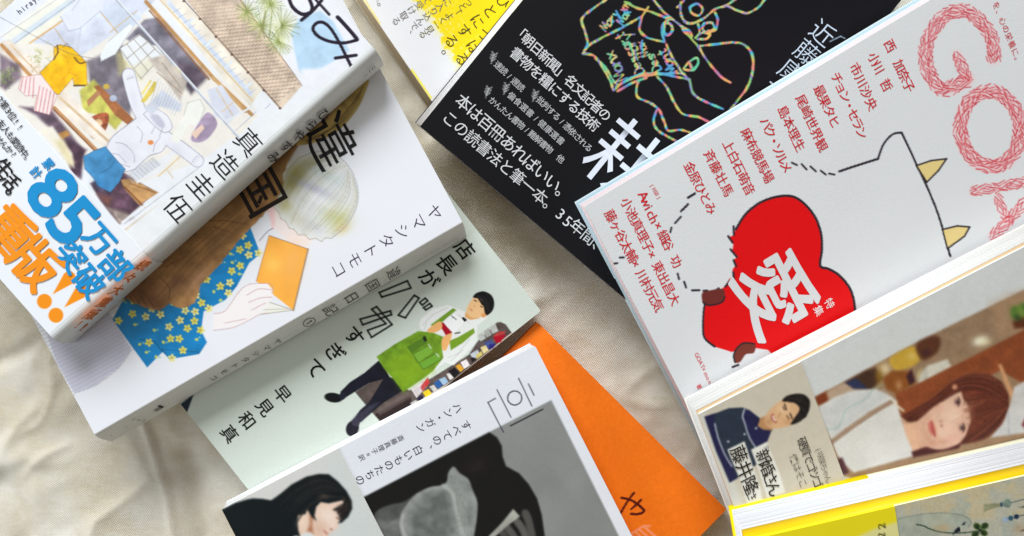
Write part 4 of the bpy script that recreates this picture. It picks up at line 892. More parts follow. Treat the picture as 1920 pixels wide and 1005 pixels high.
# ---- black book with the scratched, many-coloured drawing
RB = np.array([(226, 200, 96), (96, 206, 196), (86, 156, 222), (232, 116, 150), (240, 180, 100), (130, 206, 116), (136, 116, 222), (236, 212, 116), (92, 210, 166), (236, 140, 130)], float)
def rainbow(x, y):
    t = (fbm(x / 42, y / 42, 41, 2) * 22 + (x + y) / 90) % len(RB); i = t.astype(int) % len(RB); f = (t - np.floor(t))[:, None]
    return RB[i] * (1 - f) + RB[(i + 1) % len(RB)] * f
def paint_black(p):
    z = zz(1060, 0, 2.956)
    p.blob(1330, 200, 260, 120, (24, 18, 24), -30, .7)
    def L(pts, w=4.3, sm=True): p.line(z(*pts), w, (255, 255, 255), .93, 1.0, smooth=sm, cols=rainbow, wob=.7)
    for q in (((230, -5), (150, 50), (92, 104), (108, 170), (122, 240), (98, 296)), ((98, 296), (125, 255), (210, 205), (300, 160), (425, 90)), ((98, 296), (160, 310), (205, 370), (250, 450), (265, 500)),
              ((165, 320), (220, 370), (262, 440), (290, 470)), ((268, 500), (330, 450), (410, 415), (500, 405), (560, 415), (640, 430), (690, 440)), ((280, 480), (380, 430), (480, 415), (600, 405), (660, 410)), ((290, 505), (370, 460), (450, 430)),
              ((330, 10), (400, 45), (460, 60), (540, 90), (580, 105)), ((425, 90), (410, 150), (420, 180), (460, 210), (550, 232)), ((425, 90), (460, 38)), ((550, 232), (535, 150), (570, 110)),
              ((485, -10), (540, 60), (600, 110), (660, 160), (700, 215), (740, 260)), ((560, 245), (590, 310), (640, 390), (690, 450)), ((690, 450), (710, 520), (780, 565), (875, 605)),
              ((405, 450), (395, 490), (402, 540), (470, 570), (520, 610), (550, 680), (572, 725), (640, 720), (720, 745)), ((510, 425), (560, 480), (600, 560), (650, 630), (740, 650), (800, 680)), ((512, 600), (490, 660), (510, 720), (610, 780), (680, 830)),
              ((740, 260), (775, 320), (830, 390), (870, 430), (915, 458)), ((740, 255), (830, 245), (920, 235), (985, 245), (1030, 290), (1040, 370), (1015, 470), (960, 550), (910, 615)),
              ((640, 10), (640, 70), (660, 115), (700, 130), (770, 100), (830, 50), (890, 30), (950, -10)), ((890, 28), (960, 60), (1010, 72), (1070, 40), (1110, -10)), ((620, 40), (660, 0)), ((830, 70), (845, 110), (830, 165), (790, 170)),
              ((655, 380), (690, 340), (730, 322), (735, 355), (705, 388), (660, 385)), ((690, 350), (700, 375)), ((545, 130), (580, 130), (595, 165), (570, 195), (548, 180), (548, 140)),
              ((690, 40), (730, 20), (762, 50), (740, 85), (700, 70), (690, 40)), ((770, 130), (810, 125), (825, 155), (790, 180), (760, 160), (770, 130)), ((720, 210), (760, 180), (800, 190), (780, 215), (730, 215)), ((650, 150), (690, 175), (700, 205), (660, 175), (650, 150)), ((735, 130), (745, 180), (720, 210))):
        L(q)
    # scratched handwriting: runs upward, away from the lower edge
    font = {'M': [[(0, 0), (.15, 1), (.4, .2), (.65, 1), (.8, 0)]], 'a': [[(.6, .55), (.3, .6), (.1, .3), (.3, 0), (.6, .2), (.6, .55), (.68, 0)]], 'n': [[(.05, 0), (.05, .6), (.1, .4), (.4, .6), (.55, .4), (.58, 0)]],
            'x': [[(0, .6), (.5, 0)], [(.5, .6), (0, 0)]], 'D': [[(.1, 0), (.1, 1), (.5, .9), (.7, .5), (.5, .05), (.1, 0)]], 's': [[(.5, .55), (.2, .55), (.15, .38), (.45, .25), (.4, .02), (.05, .05)]],
            'c': [[(.5, .5), (.2, .55), (.08, .3), (.25, .02), (.5, .1)]], 'r': [[(.1, 0), (.1, .6), (.15, .4), (.45, .58)]], 't': [[(.3, 1), (.3, .1), (.5, .05)], [(.1, .65), (.55, .65)]], 'y': [[(.05, .6), (.3, .1)], [(.6, .6), (.15, -.4)]], 'e': [[(.1, .3), (.5, .35), (.35, .58), (.1, .4), (.15, .05), (.5, .08)]]}
    def scribble(word, x, y, ang, size, adv=.72):
        c, s_ = math.cos(ang), math.sin(ang); k = 0
        for ch in word:
            for st in font.get(ch, []):
                q = [(x + ((a + k * adv) * c - b * s_) * size, y - ((a + k * adv) * s_ + b * c) * size) for a, b in st]
                L(q, 2.7)
            k += 1
    for wd, x, y, sz in (("Manx", 345, 430, 64), ("Descart", 440, 400, 52), ("Mary", 425, 310, 54), ("Max", 470, 300, 46), ("Des", 535, 385, 50), ("Mant", 620, 392, 52)):
        scribble(wd, x, y, math.radians(118), sz)
    scribble("Mary", 225, 175, math.radians(52), 46); scribble("Max", 320, 140, math.radians(60), 44); scribble("xn", 330, 70, math.radians(55), 44)
    p.line([(1556, 78), (1568, 72), (1576, 68), (1584, 72)], 1.8, (170, 190, 210))
def paint_black_band(p):
    for cx, cy, s_ in ((924, 110, 1), (913.6, 174, 1), (947.5, 168, 1), (1002, 181, 1)):       # ears of wheat
        d = np.array([-.30, .95]) ; e = np.array([.95, .30]); c = np.array([cx, cy])
        p.line([c - d * 9, c + d * 10], 1.2, (206, 208, 208))
        for k in range(3):
            b = c + d * (5 - 5.5 * k)
            p.line([b, b + e * 5 - d * 6], 1.6, (206, 208, 208)); p.line([b, b - e * 5 - d * 6], 1.6, (206, 208, 208))
def black_book():
    B = Book("paperback_book", "black book with a many-coloured scratch drawing and white lettering", "book",
             (789, 236), (1213.6, 593.4), (1293, -386), (22.5 * mm, 16 * mm, 20 * mm), (778, 230), 10 * mm, GROUP_R)
    B.slab("back_cover", 0, .06, 0, ink((60, 52, 62))); B.slab("page_block", .06, .93, .1 * mm, page_mat((244, 246, 250)), .5 * mm)
    c = B.sheet("front_cover", paint_black, (17, 17, 22), dark_gloss, res=1.6, edge=(176, 164, 134), thick=.0006)
    v1 = B.uv((1095, 138))[1]
    b = B.sheet("paper_band", paint_black_band, (18, 18, 22), dark_gloss, v0=-.002, v1=v1, lift=.0004, res=1.8, thick=.0004, edge=(110, 110, 112))
    w, g = (222, 224, 226), (196, 198, 200)
    T = lambda *a, **k: B.text(b, *a, lift=.0007, **k)
    T("「朝日新聞」名文記者の", (974, 61), (1133.5, 215), 24.5, w, .009); T("書物を糧にする技術", (969.5, 103), (1111.5, 233.4), 25.5, w, .009)
    T("速読/遅読", (934, 123.5), (976, 164), 15.5, g, .004); T("批判する/憑依される", (1013.4, 189.5), (1103, 277), 15.5, g, .004)
    T("偏食選書/健康選書", (959, 181), (1050.6, 264), 15.5, g, .004); T("かんたん書物/難解書物 他", (924, 190), (1050.6, 298), 15.5, g, .004)
    T("本は百冊あればいい。", (869.6, 193), (1057, 362.6), 30.5, w, .002); T("この読書法と筆一本。", (844, 224), (1033, 386), 29, w, .0)
    T("35", (1050.6, 401.5), (1064, 415), 29, w, .0); T("年間、ど", (1082, 426), (1146, 480), 29, w, .0)
    T("耕", (1176, 308), (1176, 308), 152, (226, 232, 244), 0.0, name="title_lettering")
    T = lambda *a, **k: B.text(c, *a, **k)
    T("近藤康太郎", (1541.5, 62.6), (1424, 210), 48, (206, 220, 236), -.008, vert=True)
black_book()

# ---- white magazine with the red heart
def paint_magazine(p):
    z = zz(1280, 360, 2.9556); z3 = zz(1060, 300, 2.956); z2 = zz(1440, 0, 2.956); z4 = zz(1440, 300, 2.956)
    K = (36, 30, 40)
    heart = [(1379.7, 430), (1398, 401.5), (1425, 380), (1456, 369), (1484, 368), (1506, 380), (1527, 405), (1539, 436), (1541, 468), (1538, 498), (1553, 504), (1572, 515), (1590, 535), (1600, 558), (1604, 585), (1598, 640), (1560, 700), (1470, 690), (1440, 656), (1400, 650), (1372, 660), (1340, 650), (1322, 635), (1318, 615), (1321, 572), (1334, 549), (1352, 543), (1361, 534), (1368, 522), (1376, 521), (1373, 506), (1379, 497), (1374, 488), (1383, 481), (1373, 470), (1375, 458), (1366, 445), (1375, 441)]
    p.poly(heart, (228, 0, 8), .9)
    p.line(catmull(heart[:15], False), 4.2, K); p.line(catmull(heart[20:26][1:], False), 3.6, K)
    for l in (((282, 190), (284, 238)), ((252, 245), (276, 280)), ((265, 318), (300, 360)), ((282, 378), (296, 412)), ((280, 445), (284, 490)), ((236, 524), (262, 492)), ((180, 548), (200, 534)), ((115, 548), (135, 546)), ((52, 545), (92, 544)), ((8, 498), (18, 528)), ((30, 30), (66, 10)), ((-2, 100), (28, 70)), ((276, 970), (308, 958))): p.line(z(*l), 4.0, K)
    for l in (((640, 315), (608, 350)), ((588, 375), (582, 400)), ((622, 630), (630, 660)), ((302, 541), (324, 540)), ((266, 575), (288, 572)), ((680, 245), (640, 285)), ((718, 184), (680, 210))): p.line(z3(*l), 3.8, K)
    for l in (((132, 902), (160, 915)), ((186, 910), (214, 940)), ((234, 922), (265, 950)), ((292, 946), (320, 968)), ((338, 962), (368, 968))): p.line(z2(*l), 3.6, K)
    p.poly(z((108, 560), (135, 548), (215, 536), (234, 556), (226, 600), (190, 622), (120, 622), (106, 592)), (112, 44, 38), .9, smooth=True); p.line(z((112, 612), (150, 628), (215, 612), (234, 580)), 2.6, K, smooth=True)
    p.poly(z((282, 905), (300, 865), (340, 836), (400, 842), (395, 890), (350, 900), (320, 940), (290, 945)), (118, 50, 38), .9, smooth=True); p.line(z((290, 945), (282, 905), (300, 865), (340, 836), (398, 842)), 2.6, K, smooth=True)
    # plain outlined shape with two tan flags
    p.line(z2((395, 950), (500, 915), (610, 880)), 4.2, K, smooth=True); p.line(z2((610, 880), (640, 800), (690, 745), (740, 735)), 3.6, K, smooth=True); p.line(z2((740, 735), (790, 840), (825, 915), (870, 1010), (930, 1150), (970, 1270), (1000, 1380), (1012, 1420)), 3.8, K, smooth=True)
    for q in (((822, 918), (905, 890), (990, 880), (945, 945), (880, 1010)), ((968, 1272), (1050, 1252), (1120, 1258), (1090, 1310), (996, 1378))):
        p.poly(z2(*q), (232, 208, 138), .9); p.line(z2(*q) + z2(q[0]), 3.0, K)
    # hatched letters
    r = np.random.default_rng(2)
    def hatch(path, wd, rows):
        C = catmull(path, False, 12); seg = np.hypot(*np.diff(C, axis=0).T); cum = np.concatenate([[0], np.cumsum(seg)]); n = 0
        p.line(C, wd, (246, 196, 198), .07, 3.0)
        for row in range(rows):
            s = r.uniform(0, 8)
            while s < cum[-1]:
                j = min(np.searchsorted(cum, s, side='right') - 1, len(seg) - 1); t = (C[j + 1] - C[j]) / (seg[j] + 1e-9); nn = np.array([-t[1], t[0]])
                c = C[j] + t * (s - cum[j]) + nn * ((row + .5) / rows - .5 + r.uniform(-.05, .05)) * wd
                a = (1 if (int(s / 27) + row // 3) % 2 else -1) * r.uniform(.22, .42); d = t * math.cos(a) + nn * math.sin(a); l = r.uniform(4.6, 6.6)
                p.line([c - d * l, c + d * l], 1.8, ((210, 62, 74), (200, 44, 58), (222, 100, 108))[n % 3], .95, .8)
                s += 2 * l + r.uniform(-1.5, 2.0); n += 1
    hatch(z2((1250, 335), (1245, 230), (1180, 120), (1085, 60), (985, 85), (905, 180), (870, 290), (890, 400), (960, 495), (1060, 465), (1115, 435)), 27, 7)
    hatch(z2((1105, 440), (1075, 370), (1045, 300)), 22, 5)
    t = np.linspace(0, 2 * math.pi, 17)
    hatch([(1857 + 57 * math.cos(a) * math.cos(.2) - 70 * math.sin(a) * math.sin(.2) * .3, 242 + 70 * math.sin(a) + 8 * math.cos(a)) for a in t], 27, 7)
    hatch(z4((1130, 175), (1280, 150), (1440, 120)), 21, 5); hatch(z4((1270, 200), (1310, 290), (1335, 340)), 18, 4); hatch(z4((1245, 425), (1330, 340), (1430, 230)), 21, 5)
def magazine():
    B = Book("magazine", "thick white magazine with a red heart and red lettering on its cover", "magazine",
             (1095, 387), (1407, 989), (1921, -106), (36 * mm, 26 * mm, 35 * mm), (1077, 379), 19 * mm, GROUP_R)
    B.slab("back_cover", 0, .05, 0, ink((206, 222, 228))); B.slab("blue_page_block", .05, .45, .1 * mm, page_mat((196, 220, 230)), .5 * mm); B.slab("pink_page_block", .45, .95, .15 * mm, page_mat((248, 226, 228)), .5 * mm)
    c = B.sheet("front_cover", paint_magazine, (224, 226, 228), textured, res=1.7, edge=(246, 238, 238), thick=.0006)
    T = lambda *a, **k: B.text(c, *a, **k)
    for s, a, b in (("西 加奈子", (1668, 86), (1703, 161)), ("小川 哲", (1638, 110), (1661, 160)), ("市川沙央", (1604, 130), (1632.8, 194.5)), ("チョン・セラン", (1568.6, 147), (1615, 249)), ("最果タヒ", (1536.4, 171), (1563.5, 228)),
                    ("尾崎世界観", (1502.6, 189.4), (1539.8, 272)), ("島本理生", (1468.8, 209.7), (1497.5, 272)), ("パク・ソルメ", (1435.5, 231.7), (1473, 313)), ("麻布競馬場", (1400, 252), (1439, 331)), ("上白石萌音", (1366, 274), (1403.4, 354)),
                    ("斉藤壮馬", (1330.6, 292.6), (1362.8, 356)), ("金原ひとみ", (1293.4, 314.6), (1332, 390)), ("小池真理子×東出昌大", (1175, 382), (1263, 560.5)), ("藤ヶ谷太輔×川村元気", (1144.6, 405), (1232.5, 572.3))):
        T(s, a, b, 23.5, RED, .006)
    T("Awich", (1206.5, 367), (1226, 411), 26, RED, .008); T("×細谷 功", (1236, 427), (1267, 490), 23, RED, .006); T("[対談]", (1222, 348), (1235, 370), 9, (226, 80, 90), 0)
    T("GOAT×mon", (1306.5, 665), (1331, 716), 11.5, (228, 90, 100), 0); T("著", (1310.5, 725), (1310.5, 725), 10, (228, 90, 100), .01)
    T("を、心の栄養に。", (1868, 10), (1909, 112), 15, (216, 80, 90), 0)
    T("愛", (1452.4, 552), (1452.4, 552), 152, (222, 222, 224), .022, name="title_lettering"); T("特集", (1555, 569), (1534.7, 582.5), 19, (240, 226, 226), .01, vert=True)
magazine()

# ---- white hardback with two photographs
def paint_photo_cover(p):
    z = zz(1520, 560, 2.956)
    ph = z((22, 545), (560, 255), (1075, 5), (1500, -200), (1600, 700), (240, 1000), (160, 975))
    p.poly(ph, (158, 126, 96), .9)
    p.poly(z((600, 240), (1075, 5), (1500, -200), (1500, 40), (900, 310), (700, 400), (560, 470)), (150, 122, 94), 5, tex=.08); p.poly(z((1000, 30), (1100, -20), (1250, -60), (1200, 180), (1050, 180)), (186, 146, 110), 12, a=.5)
    p.poly(z((22, 545), (90, 508), (110, 570), (40, 590)), (126, 58, 30), 2.5); p.poly(z((85, 520), (190, 462), (260, 500), (100, 560)), (186, 160, 136), 4)
    p.poly(z((190, 462), (300, 400), (360, 380), (400, 440), (330, 510), (230, 490)), (70, 46, 34), 4); p.poly(z((190, 465), (250, 440), (320, 500), (240, 500)), (46, 52, 84), 3)
    p.blob(*z((410, 390))[0], 12, 12, (226, 206, 160), 0, .9); p.blob(*z((380, 430))[0], 7, 14, (150, 110, 30), 0, .8)
    p.poly(z((440, 330), (560, 265), (605, 310), (600, 350), (540, 385), (470, 395)), (204, 164, 60), 4, smooth=True); p.blob(*z((560, 320))[0], 9, 7, (226, 196, 110), 0, .8)
    p.poly(z((585, 255), (680, 205), (720, 230), (700, 300), (620, 340)), (92, 52, 34), 5, smooth=True); p.blob(*z((640, 300))[0], 8, 6, (60, 32, 40), 0, .7)
    p.poly(z((400, 440), (450, 400), (560, 400), (580, 470), (480, 530), (420, 500)), (140, 80, 34), 4); p.poly(z((530, 430), (560, 390), (580, 460), (550, 480)), (62, 32, 40), 3); p.blob(*z((490, 480))[0], 6, 9, (196, 146, 100), 0, .8)
    p.poly(z((590, 430), (650, 370), (760, 335), (780, 375), (660, 440), (600, 470)), (206, 200, 184), 3, tex=.12, tsc=8); p.poly(z((590, 410), (620, 380), (600, 460)), (190, 170, 120), 3)
    p.blob(*z((940, 235))[0], 15, 9, (244, 240, 216), -15, 1.0); p.blob(*z((965, 240))[0], 10, 6, (236, 224, 180), 0, .8)
    p.poly(z((1120, 130), (1190, 90), (1260, 60), (1260, 160), (1130, 165)), (96, 46, 26), 5)
    for k, (a, b) in enumerate(((1130, 90), (1160, 60), (1150, 105), (1180, 40), (1185, 85), (1210, 60), (1130, 60))): p.blob(*z((a, b))[0], 8, 7, ((74, 120, 40), (110, 150, 50), (40, 70, 30))[k % 3], 0, .9)
    # red-brown board
    p.poly(z((470, 530), (600, 470), (900, 320), (1200, 165), (1500, 20), (1500, 350), (1180, 470), (1050, 400), (800, 520), (560, 680), (500, 640)), (140, 72, 40), 1.8, tex=.14, tsc=22)
    for k in range(26): p.line(z((500 + 26 * k, 545 - 13 * k), (516 + 26 * k, 575 - 13 * k)), 1, (96, 48, 28), .45)
    p.poly(z((1040, 365), (1060, 365), (1140, 560), (1125, 585), (1090, 500)), (214, 158, 112), 2)
    p.poly(z((1130, 490), (1200, 450), (1500, 350), (1500, 700), (1000, 770), (1060, 690), (1110, 580)), (206, 204, 200), 2.5, tex=.06); p.line(z((1095, 590), (1100, 760)), 2, (150, 156, 170), .7); p.poly(z((1170, 700), (1200, 640), (1200, 730)), (120, 50, 50), 3)
    # white blouse
    p.poly(z((40, 600), (130, 545), (230, 510), (360, 500), (440, 540), (470, 560), (495, 640), (530, 740), (580, 870), (240, 965), (190, 920), (150, 870), (120, 800), (70, 690)), (220, 218, 212), 1.6, tex=.04, tsc=30)
    p.poly(z((50, 610), (230, 515), (400, 510), (440, 545), (260, 660), (130, 760), (80, 700)), (204, 206, 206), 6, a=.7, tex=.06)
    p.line(z((110, 800), (200, 730), (330, 640), (460, 565)), 8.5, (160, 130, 106), .95, 1.6); p.line(z((110, 800), (200, 730), (330, 640), (460, 565)), 2, (196, 170, 146), .7, 1.6)
    for k in range(16): p.line(z((120 + 22 * k, 800 - 15 * k), (135 + 22 * k, 775 - 15 * k)), 1.2, (116, 88, 70), .6)
    p.line(z((395, 480), (340, 510), (300, 560), (200, 610), (175, 670), (140, 720), (85, 720)), 1.2, (140, 186, 170), .8, smooth=True); p.line(z((440, 550), (475, 575)), 5, (226, 220, 206)); p.line(z((465, 580), (515, 622)), 4, (230, 214, 190))
    p.poly(z((150, 890), (175, 880), (200, 935), (215, 965), (165, 985)), (84, 48, 54), 1.5)
    # neck, face
    p.poly(z((500, 650), (560, 690), (650, 640), (700, 800), (660, 860), (570, 850), (530, 760)), (226, 180, 148), 1.8)
    p.poly(z((560, 850), (640, 820), (800, 790), (860, 770), (820, 830), (570, 880)), (70, 26, 28), 2)
    fc = z((640, 620), (690, 570), (760, 525), (830, 510), (880, 540), (905, 600), (900, 680), (880, 750), (830, 800), (740, 835), (670, 830), (610, 790), (600, 700))
    p.poly(fc, (226, 184, 158), 1.6, smooth=True)
    p.blob(*z((790, 640))[0], 22, 26, (240, 206, 184), 20, .7); p.blob(*z((790, 770))[0], 14, 9, (236, 180, 170), 0, .6); p.blob(*z((650, 770))[0], 12, 14, (204, 152, 124), 0, .6); p.blob(*z((700, 600))[0], 12, 9, (222, 168, 140), 0, .5)
    hr = z((500, 650), (600, 620), (680, 555), (760, 500), (830, 430), (910, 412), (1000, 425), (1060, 460), (1098, 530), (1100, 600), (1060, 690), (980, 770), (860, 800), (820, 810), (860, 760), (890, 680), (880, 600), (850, 560), (835, 510), (780, 530), (700, 580), (640, 640), (590, 680), (540, 685))
    p.poly(hr, (98, 46, 34), 1.6, tex=.25, tsc=10)
    p.poly(z((840, 520), (900, 500), (1000, 540), (1060, 560), (1040, 690), (950, 760), (880, 770), (900, 690), (880, 600)), (112, 54, 38), 3, tex=.3, tsc=8)
    p.blob(*z((1000, 500))[0], 20, 10, (132, 70, 46), 30, .6); p.blob(*z((560, 660))[0], 14, 6, (64, 30, 22), -25, .6); p.blob(*z((900, 450))[0], 26, 8, (70, 34, 28), -10, .6)
    hc = [(70, 30, 24), (92, 42, 30), (122, 62, 44), (150, 86, 60), (54, 22, 20), (108, 54, 40)]
    p.strands(z((1098, 540), (1000, 425), (830, 430), (660, 560), (500, 648)), z((1090, 570), (960, 515), (840, 508), (700, 585), (550, 684)), 130, hc, (.7, 1.5), (.3, .7), 21)
    p.strands(z((1098, 585), (1062, 690), (965, 775), (850, 805)), z((1090, 600), (1000, 660), (900, 740), (840, 800)), 110, hc, (.7, 1.5), (.3, .7), 22)
    p.strands(z((1092, 560), (980, 530), (850, 545)), z((1094, 610), (1010, 640), (885, 700)), 70, hc, (.7, 1.4), (.3, .65), 23)
    p.strands(z((970, 545), (900, 570), (838, 605)), z((985, 640), (930, 670), (868, 690)), 16, hc[:4], (.8, 1.4), (.5, .8), 24)
    p.ell(*z((800, 490))[0], 5, 5, (206, 140, 110), 0, 1.5)
    p.blob(*z((690, 800))[0], 24, 7, (198, 140, 116), -10, .55); p.blob(*z((640, 690))[0], 10, 20, (208, 158, 130), 20, .5); p.blob(*z((860, 640))[0], 12, 22, (214, 160, 132), 15, .45); p.blob(*z((740, 740))[0], 12, 9, (242, 208, 190), 0, .5)
    for (cx, cy) in ((813, 572), (840, 716)):
        p.blob(*z((cx, cy))[0], 6.0, 9.0, (190, 132, 112), -20, .6); p.ell(*z((cx - 2, cy))[0], 3.4, 6.4, (228, 206, 198), -20, 1.6, a=.8); p.ell(*z((cx, cy))[0], 3.0, 4.3, (50, 28, 30), -20, 1.4)
        p.line(z((cx + 6, cy - 24), (cx + 15, cy), (cx + 5, cy + 24)), 1.7, (58, 28, 26), .85, 1.2, smooth=True); p.line(z((cx - 10, cy - 16), (cx - 12, cy), (cx - 9, cy + 16)), 1.0, (150, 96, 82), .6, 1.2, smooth=True)
        p.ell(*z((cx - 3, cy - 4))[0], .9, .9, (226, 216, 216))
    p.line(z((845, 540), (855, 570), (850, 590)), 1.6, (110, 66, 50), .7); p.line(z((870, 690), (880, 720), (872, 745)), 1.6, (110, 66, 50), .7)
    p.poly(z((655, 688), (672, 678), (690, 710), (696, 762), (672, 752), (654, 720)), (204, 112, 100), 2.4, smooth=True); p.line(z((672, 680), (676, 720), (692, 765)), 1.5, (136, 44, 44), .9)
    p.blob(*z((728, 705))[0], 3, 2.2, (150, 84, 66), 0, .8); p.blob(*z((722, 680))[0], 3, 2, (170, 104, 84), 0, .7); p.line(z((740, 700), (780, 660), (830, 640)), 3, (242, 214, 194), .5, 3); p.blur(2); p.wash(.05, 10); p.grain(11, 2)
def paint_beige_band(p):
    z = zz(1280, 700, 3.8656)
    p.poly([(1300, 780), (1320, 770), (1400, 960), (1370, 970)], (216, 216, 206), 6, a=.8)
    N = (34, 34, 74)
    jk = z((155, 312), (240, 285), (330, 250), (430, 245), (480, 265), (550, 320), (640, 410), (610, 490), (560, 520), (530, 660), (470, 700), (395, 755), (338, 788), (240, 560))
    p.poly(jk, (42, 52, 68), 1.0, tex=.08); p.poly(z((155, 312), (230, 288), (225, 360), (270, 510), (370, 700), (395, 755), (338, 788), (240, 560)), N, 1.4); p.poly(z((440, 258), (480, 265), (550, 320), (640, 410), (610, 490), (525, 540), (480, 460), (430, 330)), N, 1.4, tex=.1)
    p.line(z((445, 258), (432, 310), (450, 370), (480, 460), (525, 535)), 2.2, (188, 192, 204), smooth=True); p.line(z((230, 362), (245, 430), (268, 505), (310, 600), (355, 672)), 2.2, (188, 192, 204), smooth=True)
    for q in ((327, 492), (446, 438), (529, 396)): p.ell(*z(q)[0], 2.0, 2.0, (206, 208, 216))
    p.line(z((540, 350), (580, 390), (640, 410)), 3, (20, 20, 40), .8)
    p.poly(z((540, 380), (560, 320), (620, 300), (660, 380), (640, 412), (580, 405)), (190, 140, 96), 1.5)
    p.poly(z((590, 330), (620, 270), (680, 215), (730, 190), (800, 210), (850, 250), (830, 310), (780, 370), (700, 395), (640, 395), (600, 375)), (224, 180, 136), 1.3, smooth=True)
    p.blob(*z((720, 250))[0], 12, 10, (240, 204, 164), 0, .7); p.blob(*z((620, 350))[0], 8, 8, (186, 134, 92), 0, .6); p.blob(*z((760, 350))[0], 9, 6, (206, 152, 108), 0, .6)
    p.poly(z((720, 200), (745, 165), (800, 148), (870, 150), (915, 190), (915, 250), (890, 310), (830, 355), (780, 368), (800, 330), (840, 270), (835, 235), (790, 205)), (28, 24, 24), 1.2, smooth=True, tex=.3, tsc=5)
    p.strands(z((730, 195), (800, 155), (880, 165), (910, 240), (850, 350)), z((760, 200), (830, 215), (850, 270), (790, 360)), 60, [(16, 14, 14), (60, 52, 50), (34, 30, 30)], (.6, 1.2), (.3, .7), 9)
    for k in range(7): p.ell(*z((880 + 22 * math.sin(k * 2.1), 175 + 22 * k))[0], 3.2, 3, (24, 20, 20))
    for l, w, c in ((((735, 222), (748, 262)), 2.4, (44, 28, 22)), (((775, 290), (790, 325)), 2.4, (44, 28, 22)), (((722, 240), (734, 262)), 1.7, (52, 32, 26)), (((752, 305), (768, 330)), 1.7, (52, 32, 26)), (((705, 285), (690, 315)), 1.8, (186, 130, 96)), (((650, 300), (648, 325), (672, 350)), 4.4, (176, 84, 74)), (((652, 305), (653, 326), (670, 343)), 1.8, (244, 236, 226))): p.line(z(*l), w, c, .95, smooth=len(l) > 2)
    for q in ([(322, 550), (445, 490), (560, 830), (580, 940), (470, 960), (425, 800)], [(492, 550), (605, 495), (700, 720), (740, 860), (610, 900), (545, 690)]): p.poly(z(*q), (232, 231, 222), .9)
    p.blur(1); p.wash(.03, 12); p.grain(8, 2)
def photo_book():
    BL = np.array([1310, 775.5])
    B = Book("hardback_book", "white hardback with a photographed woman and beige band, lying on the magazine", "book",
             tuple(BL), tuple(BL + 600 * np.array([.361, .9326])), tuple(BL + 850 * np.array([.8897, -.4566])), (51 * mm, 41 * mm, 50 * mm), (1282, 747), 32 * mm, GROUP_R)
    B.slab("back_cover", 0, .06, 0, ink((236, 234, 228))); B.slab("page_block", .06, .80, .3 * mm, page_mat((228, 229, 225)), .5 * mm); B.slab("cover_board", .80, .95, .1 * mm, ink((222, 192, 148)))
    c = B.sheet("front_cover", paint_photo_cover, (214, 216, 214), glossy, res=1.5, edge=(248, 246, 242), thick=.0009)
    v1 = B.uv((1541, 785))[1]
    b = B.sheet("paper_band", paint_beige_band, (208, 200, 182), glossy, v0=-.002, v1=v1, lift=.0005, res=1.5, thick=.0005, edge=(240, 238, 232))
    T = lambda *a, **k: B.text(b, *a, lift=.0008, **k); K = (44, 40, 34)
    T("藤井隆", (1384, 851), (1405, 908), 33, K, .006); T("さ", (1408, 928), (1408, 928), 21, K, 0); T("新婚さん", (1430, 856), (1449, 915), 30, K, .004); T("『", (1432, 836), (1432, 836), 14, K)
    T("硬質でゴツゴ", (1503, 829), (1531, 904), 21, K, -.002); T("僕はそこ", (1487, 859), (1504, 905), 18, (96, 90, 80), -.01); T("(咲楽ちゃん", (1533, 842), (1551, 897), 15, (104, 98, 88), -.01)
photo_book()

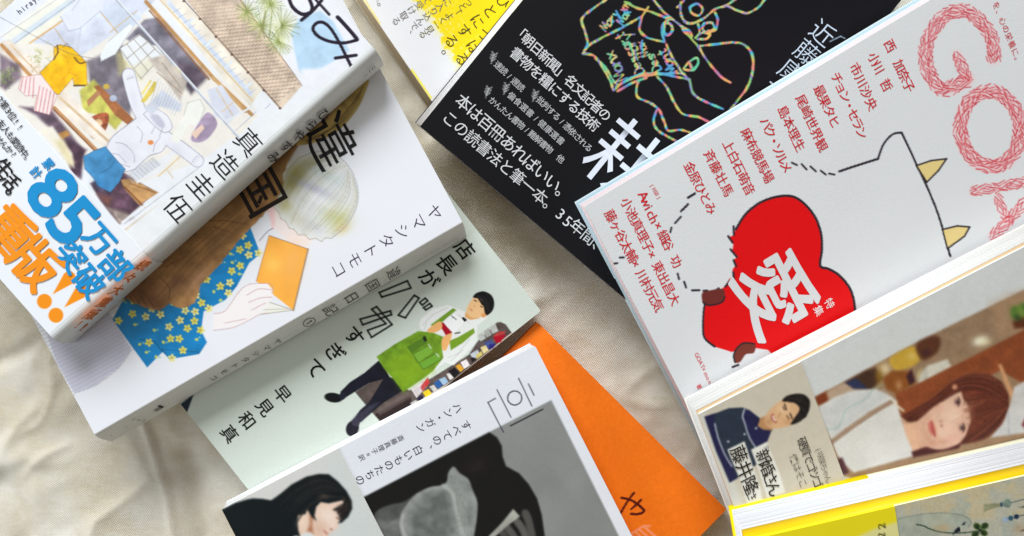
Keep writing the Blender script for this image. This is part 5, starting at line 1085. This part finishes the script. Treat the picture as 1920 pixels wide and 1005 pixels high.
# ---- book with yellow boards and band
def paint_botanical(p):
    z = zz(1600, 860, 6.0)
    i = np.arange(len(p.X)); n = fbm(p.X / 40, p.Y / 26, 61, 4)
    p.mix(i, np.clip((n - .45) * 4, 0, .8), (206, 190, 150)); p.mix(i, np.clip((fbm(p.X / 30 + 9, p.Y / 30, 62, 4) - .52) * 4, 0, .6), (166, 180, 172)); p.grain(22, 3)
    p.poly(z((470, 690), (600, 655), (800, 620), (1020, 610), (1200, 630), (1290, 670), (1320, 720), (1290, 770), (1200, 800), (900, 880), (600, 1000), (470, 900)), (172, 180, 164), 2, a=.75, smooth=True, tex=.12)
    p.line(z((470, 690), (600, 655), (800, 620), (1020, 610), (1200, 630), (1290, 670), (1320, 720), (1290, 770)), 1.1, (110, 124, 120), .7, smooth=True)
    G = (34, 66, 50)
    p.line(z((710, 742), (780, 752), (850, 785), (950, 818), (1090, 835), (1250, 832), (1420, 810)), 1.9, G, smooth=True)
    p.poly(z((1140, 800), (1180, 765), (1200, 770), (1205, 820), (1150, 835), (1115, 860)), (26, 32, 44), .9); p.poly(z((1215, 750), (1240, 715), (1262, 710), (1250, 745)), (24, 36, 40), .9)
    for cx, cy, ro in ((1390, 760, 40), (1475, 755, -30), (1465, 832, 30), (1370, 850, -35)): p.ell(*z((cx, cy))[0], 7.4, 6.0, (58, 84, 34), ro, 1.2, tex=.5); p.ell(*z((cx, cy))[0], 3.6, 3, (34, 50, 30), ro, 1.6, a=.8)
    p.line(z((1385, 770), (1420, 805), (1460, 830)), 2, (20, 30, 26)); p.line(z((1465, 765), (1420, 805), (1380, 850)), 2, (20, 30, 26))
    p.poly(z((1465, 515), (1560, 500), (1660, 500), (1670, 535), (1560, 560), (1465, 600)), (150, 150, 118), 1.4, tex=.25); p.poly(z((1650, 492), (1680, 492), (1680, 538), (1650, 538)), (44, 76, 98), 1)
    p.ell(*z((1728, 500))[0], 8, 8, (126, 146, 132), 0, 1.2, tex=.3); p.line(z((1775, 495), (1925, 458)), 1.6, (64, 84, 92))
    for cx, cy, c in ((1705, 682, (150, 166, 190)), (1768, 668, (54, 92, 116)), (1832, 650, (26, 50, 74))): p.ell(*z((cx, cy))[0], 5, 4.6, c, 0, 1.0, tex=.3)
    p.line(z((1865, 640), (1925, 630)), 1.5, (40, 60, 70)); p.poly(z((1860, 548), (1925, 530), (1925, 550)), (60, 70, 66), 1); p.poly(z((1850, 815), (1925, 790), (1925, 812)), (70, 60, 50), 1)
    p.blob(*z((1000, 780))[0], 16, 8, (206, 168, 120), 0, .6); p.blob(*z((1850, 780))[0], 12, 10, (190, 150, 110), 0, .5)
def paint_yellow_band(p):
    p.poly([(1560, 1040), (1612, 1003), (1640, 990), (1690, 975), (1720, 1100), (1560, 1120)], (236, 230, 160), 4, a=.95)
    z = zz(1600, 860, 6.0)
    for dy in (0, 105): p.line(z((345, 728 + dy), (352, 772 + dy), (318, 745 + dy), (288, 738 + dy), (280, 760 + dy), (290, 785 + dy)), 2.0, (60, 56, 20), smooth=False)
def yellow_hardback():
    BL = np.array([1400, 1013.])
    B = Book("hardback_book", "book with thick yellow board edges and a faded botanical cover, topmost beside the photographs", "book",
             tuple(BL), tuple(BL + 560 * np.array([.16, .987])), tuple(BL + 760 * np.array([.974, -.2263])), (73 * mm, 62 * mm, 71 * mm), (1367, 949), 47 * mm, GROUP_R)
    Yl = ink((250, 222, 0))
    B.slab("back_cover", 0, .08, 0, ink((238, 236, 206))); B.slab("page_block", .08, .70, .4 * mm, page_mat((226, 228, 232)), .5 * mm); B.slab("cover_board", .70, .97, .1 * mm, mat("yellow_board", (240, 200, 0), .5, .3, mottle=.04))
    B.sheet("front_cover", paint_botanical, (190, 188, 170), matte, res=1.8, edge=(250, 240, 190), thick=.0009)
    v1 = B.uv((1677, 950))[1]
    B.sheet("paper_band", paint_yellow_band, (248, 230, 30), glossy, v0=-.0004, v1=v1, lift=.00025, res=1.8, thick=.0016, edge=(254, 236, 10))
    q = [(-.002, -.002), (1, -.002), (1, v1), (-.002, v1)]      # the band round the back board
    V = [B.P(a, b_, -.01) for a, b_ in q] + [B.P(a, b_, .10) for a, b_ in q]
    mesh_obj("paper_band", V, [(3, 2, 1, 0), (0, 1, 5, 4), (1, 2, 6, 5), (2, 3, 7, 6), (3, 0, 4, 7), (4, 5, 6, 7)], Yl, B.root, B.loc)
yellow_hardback()
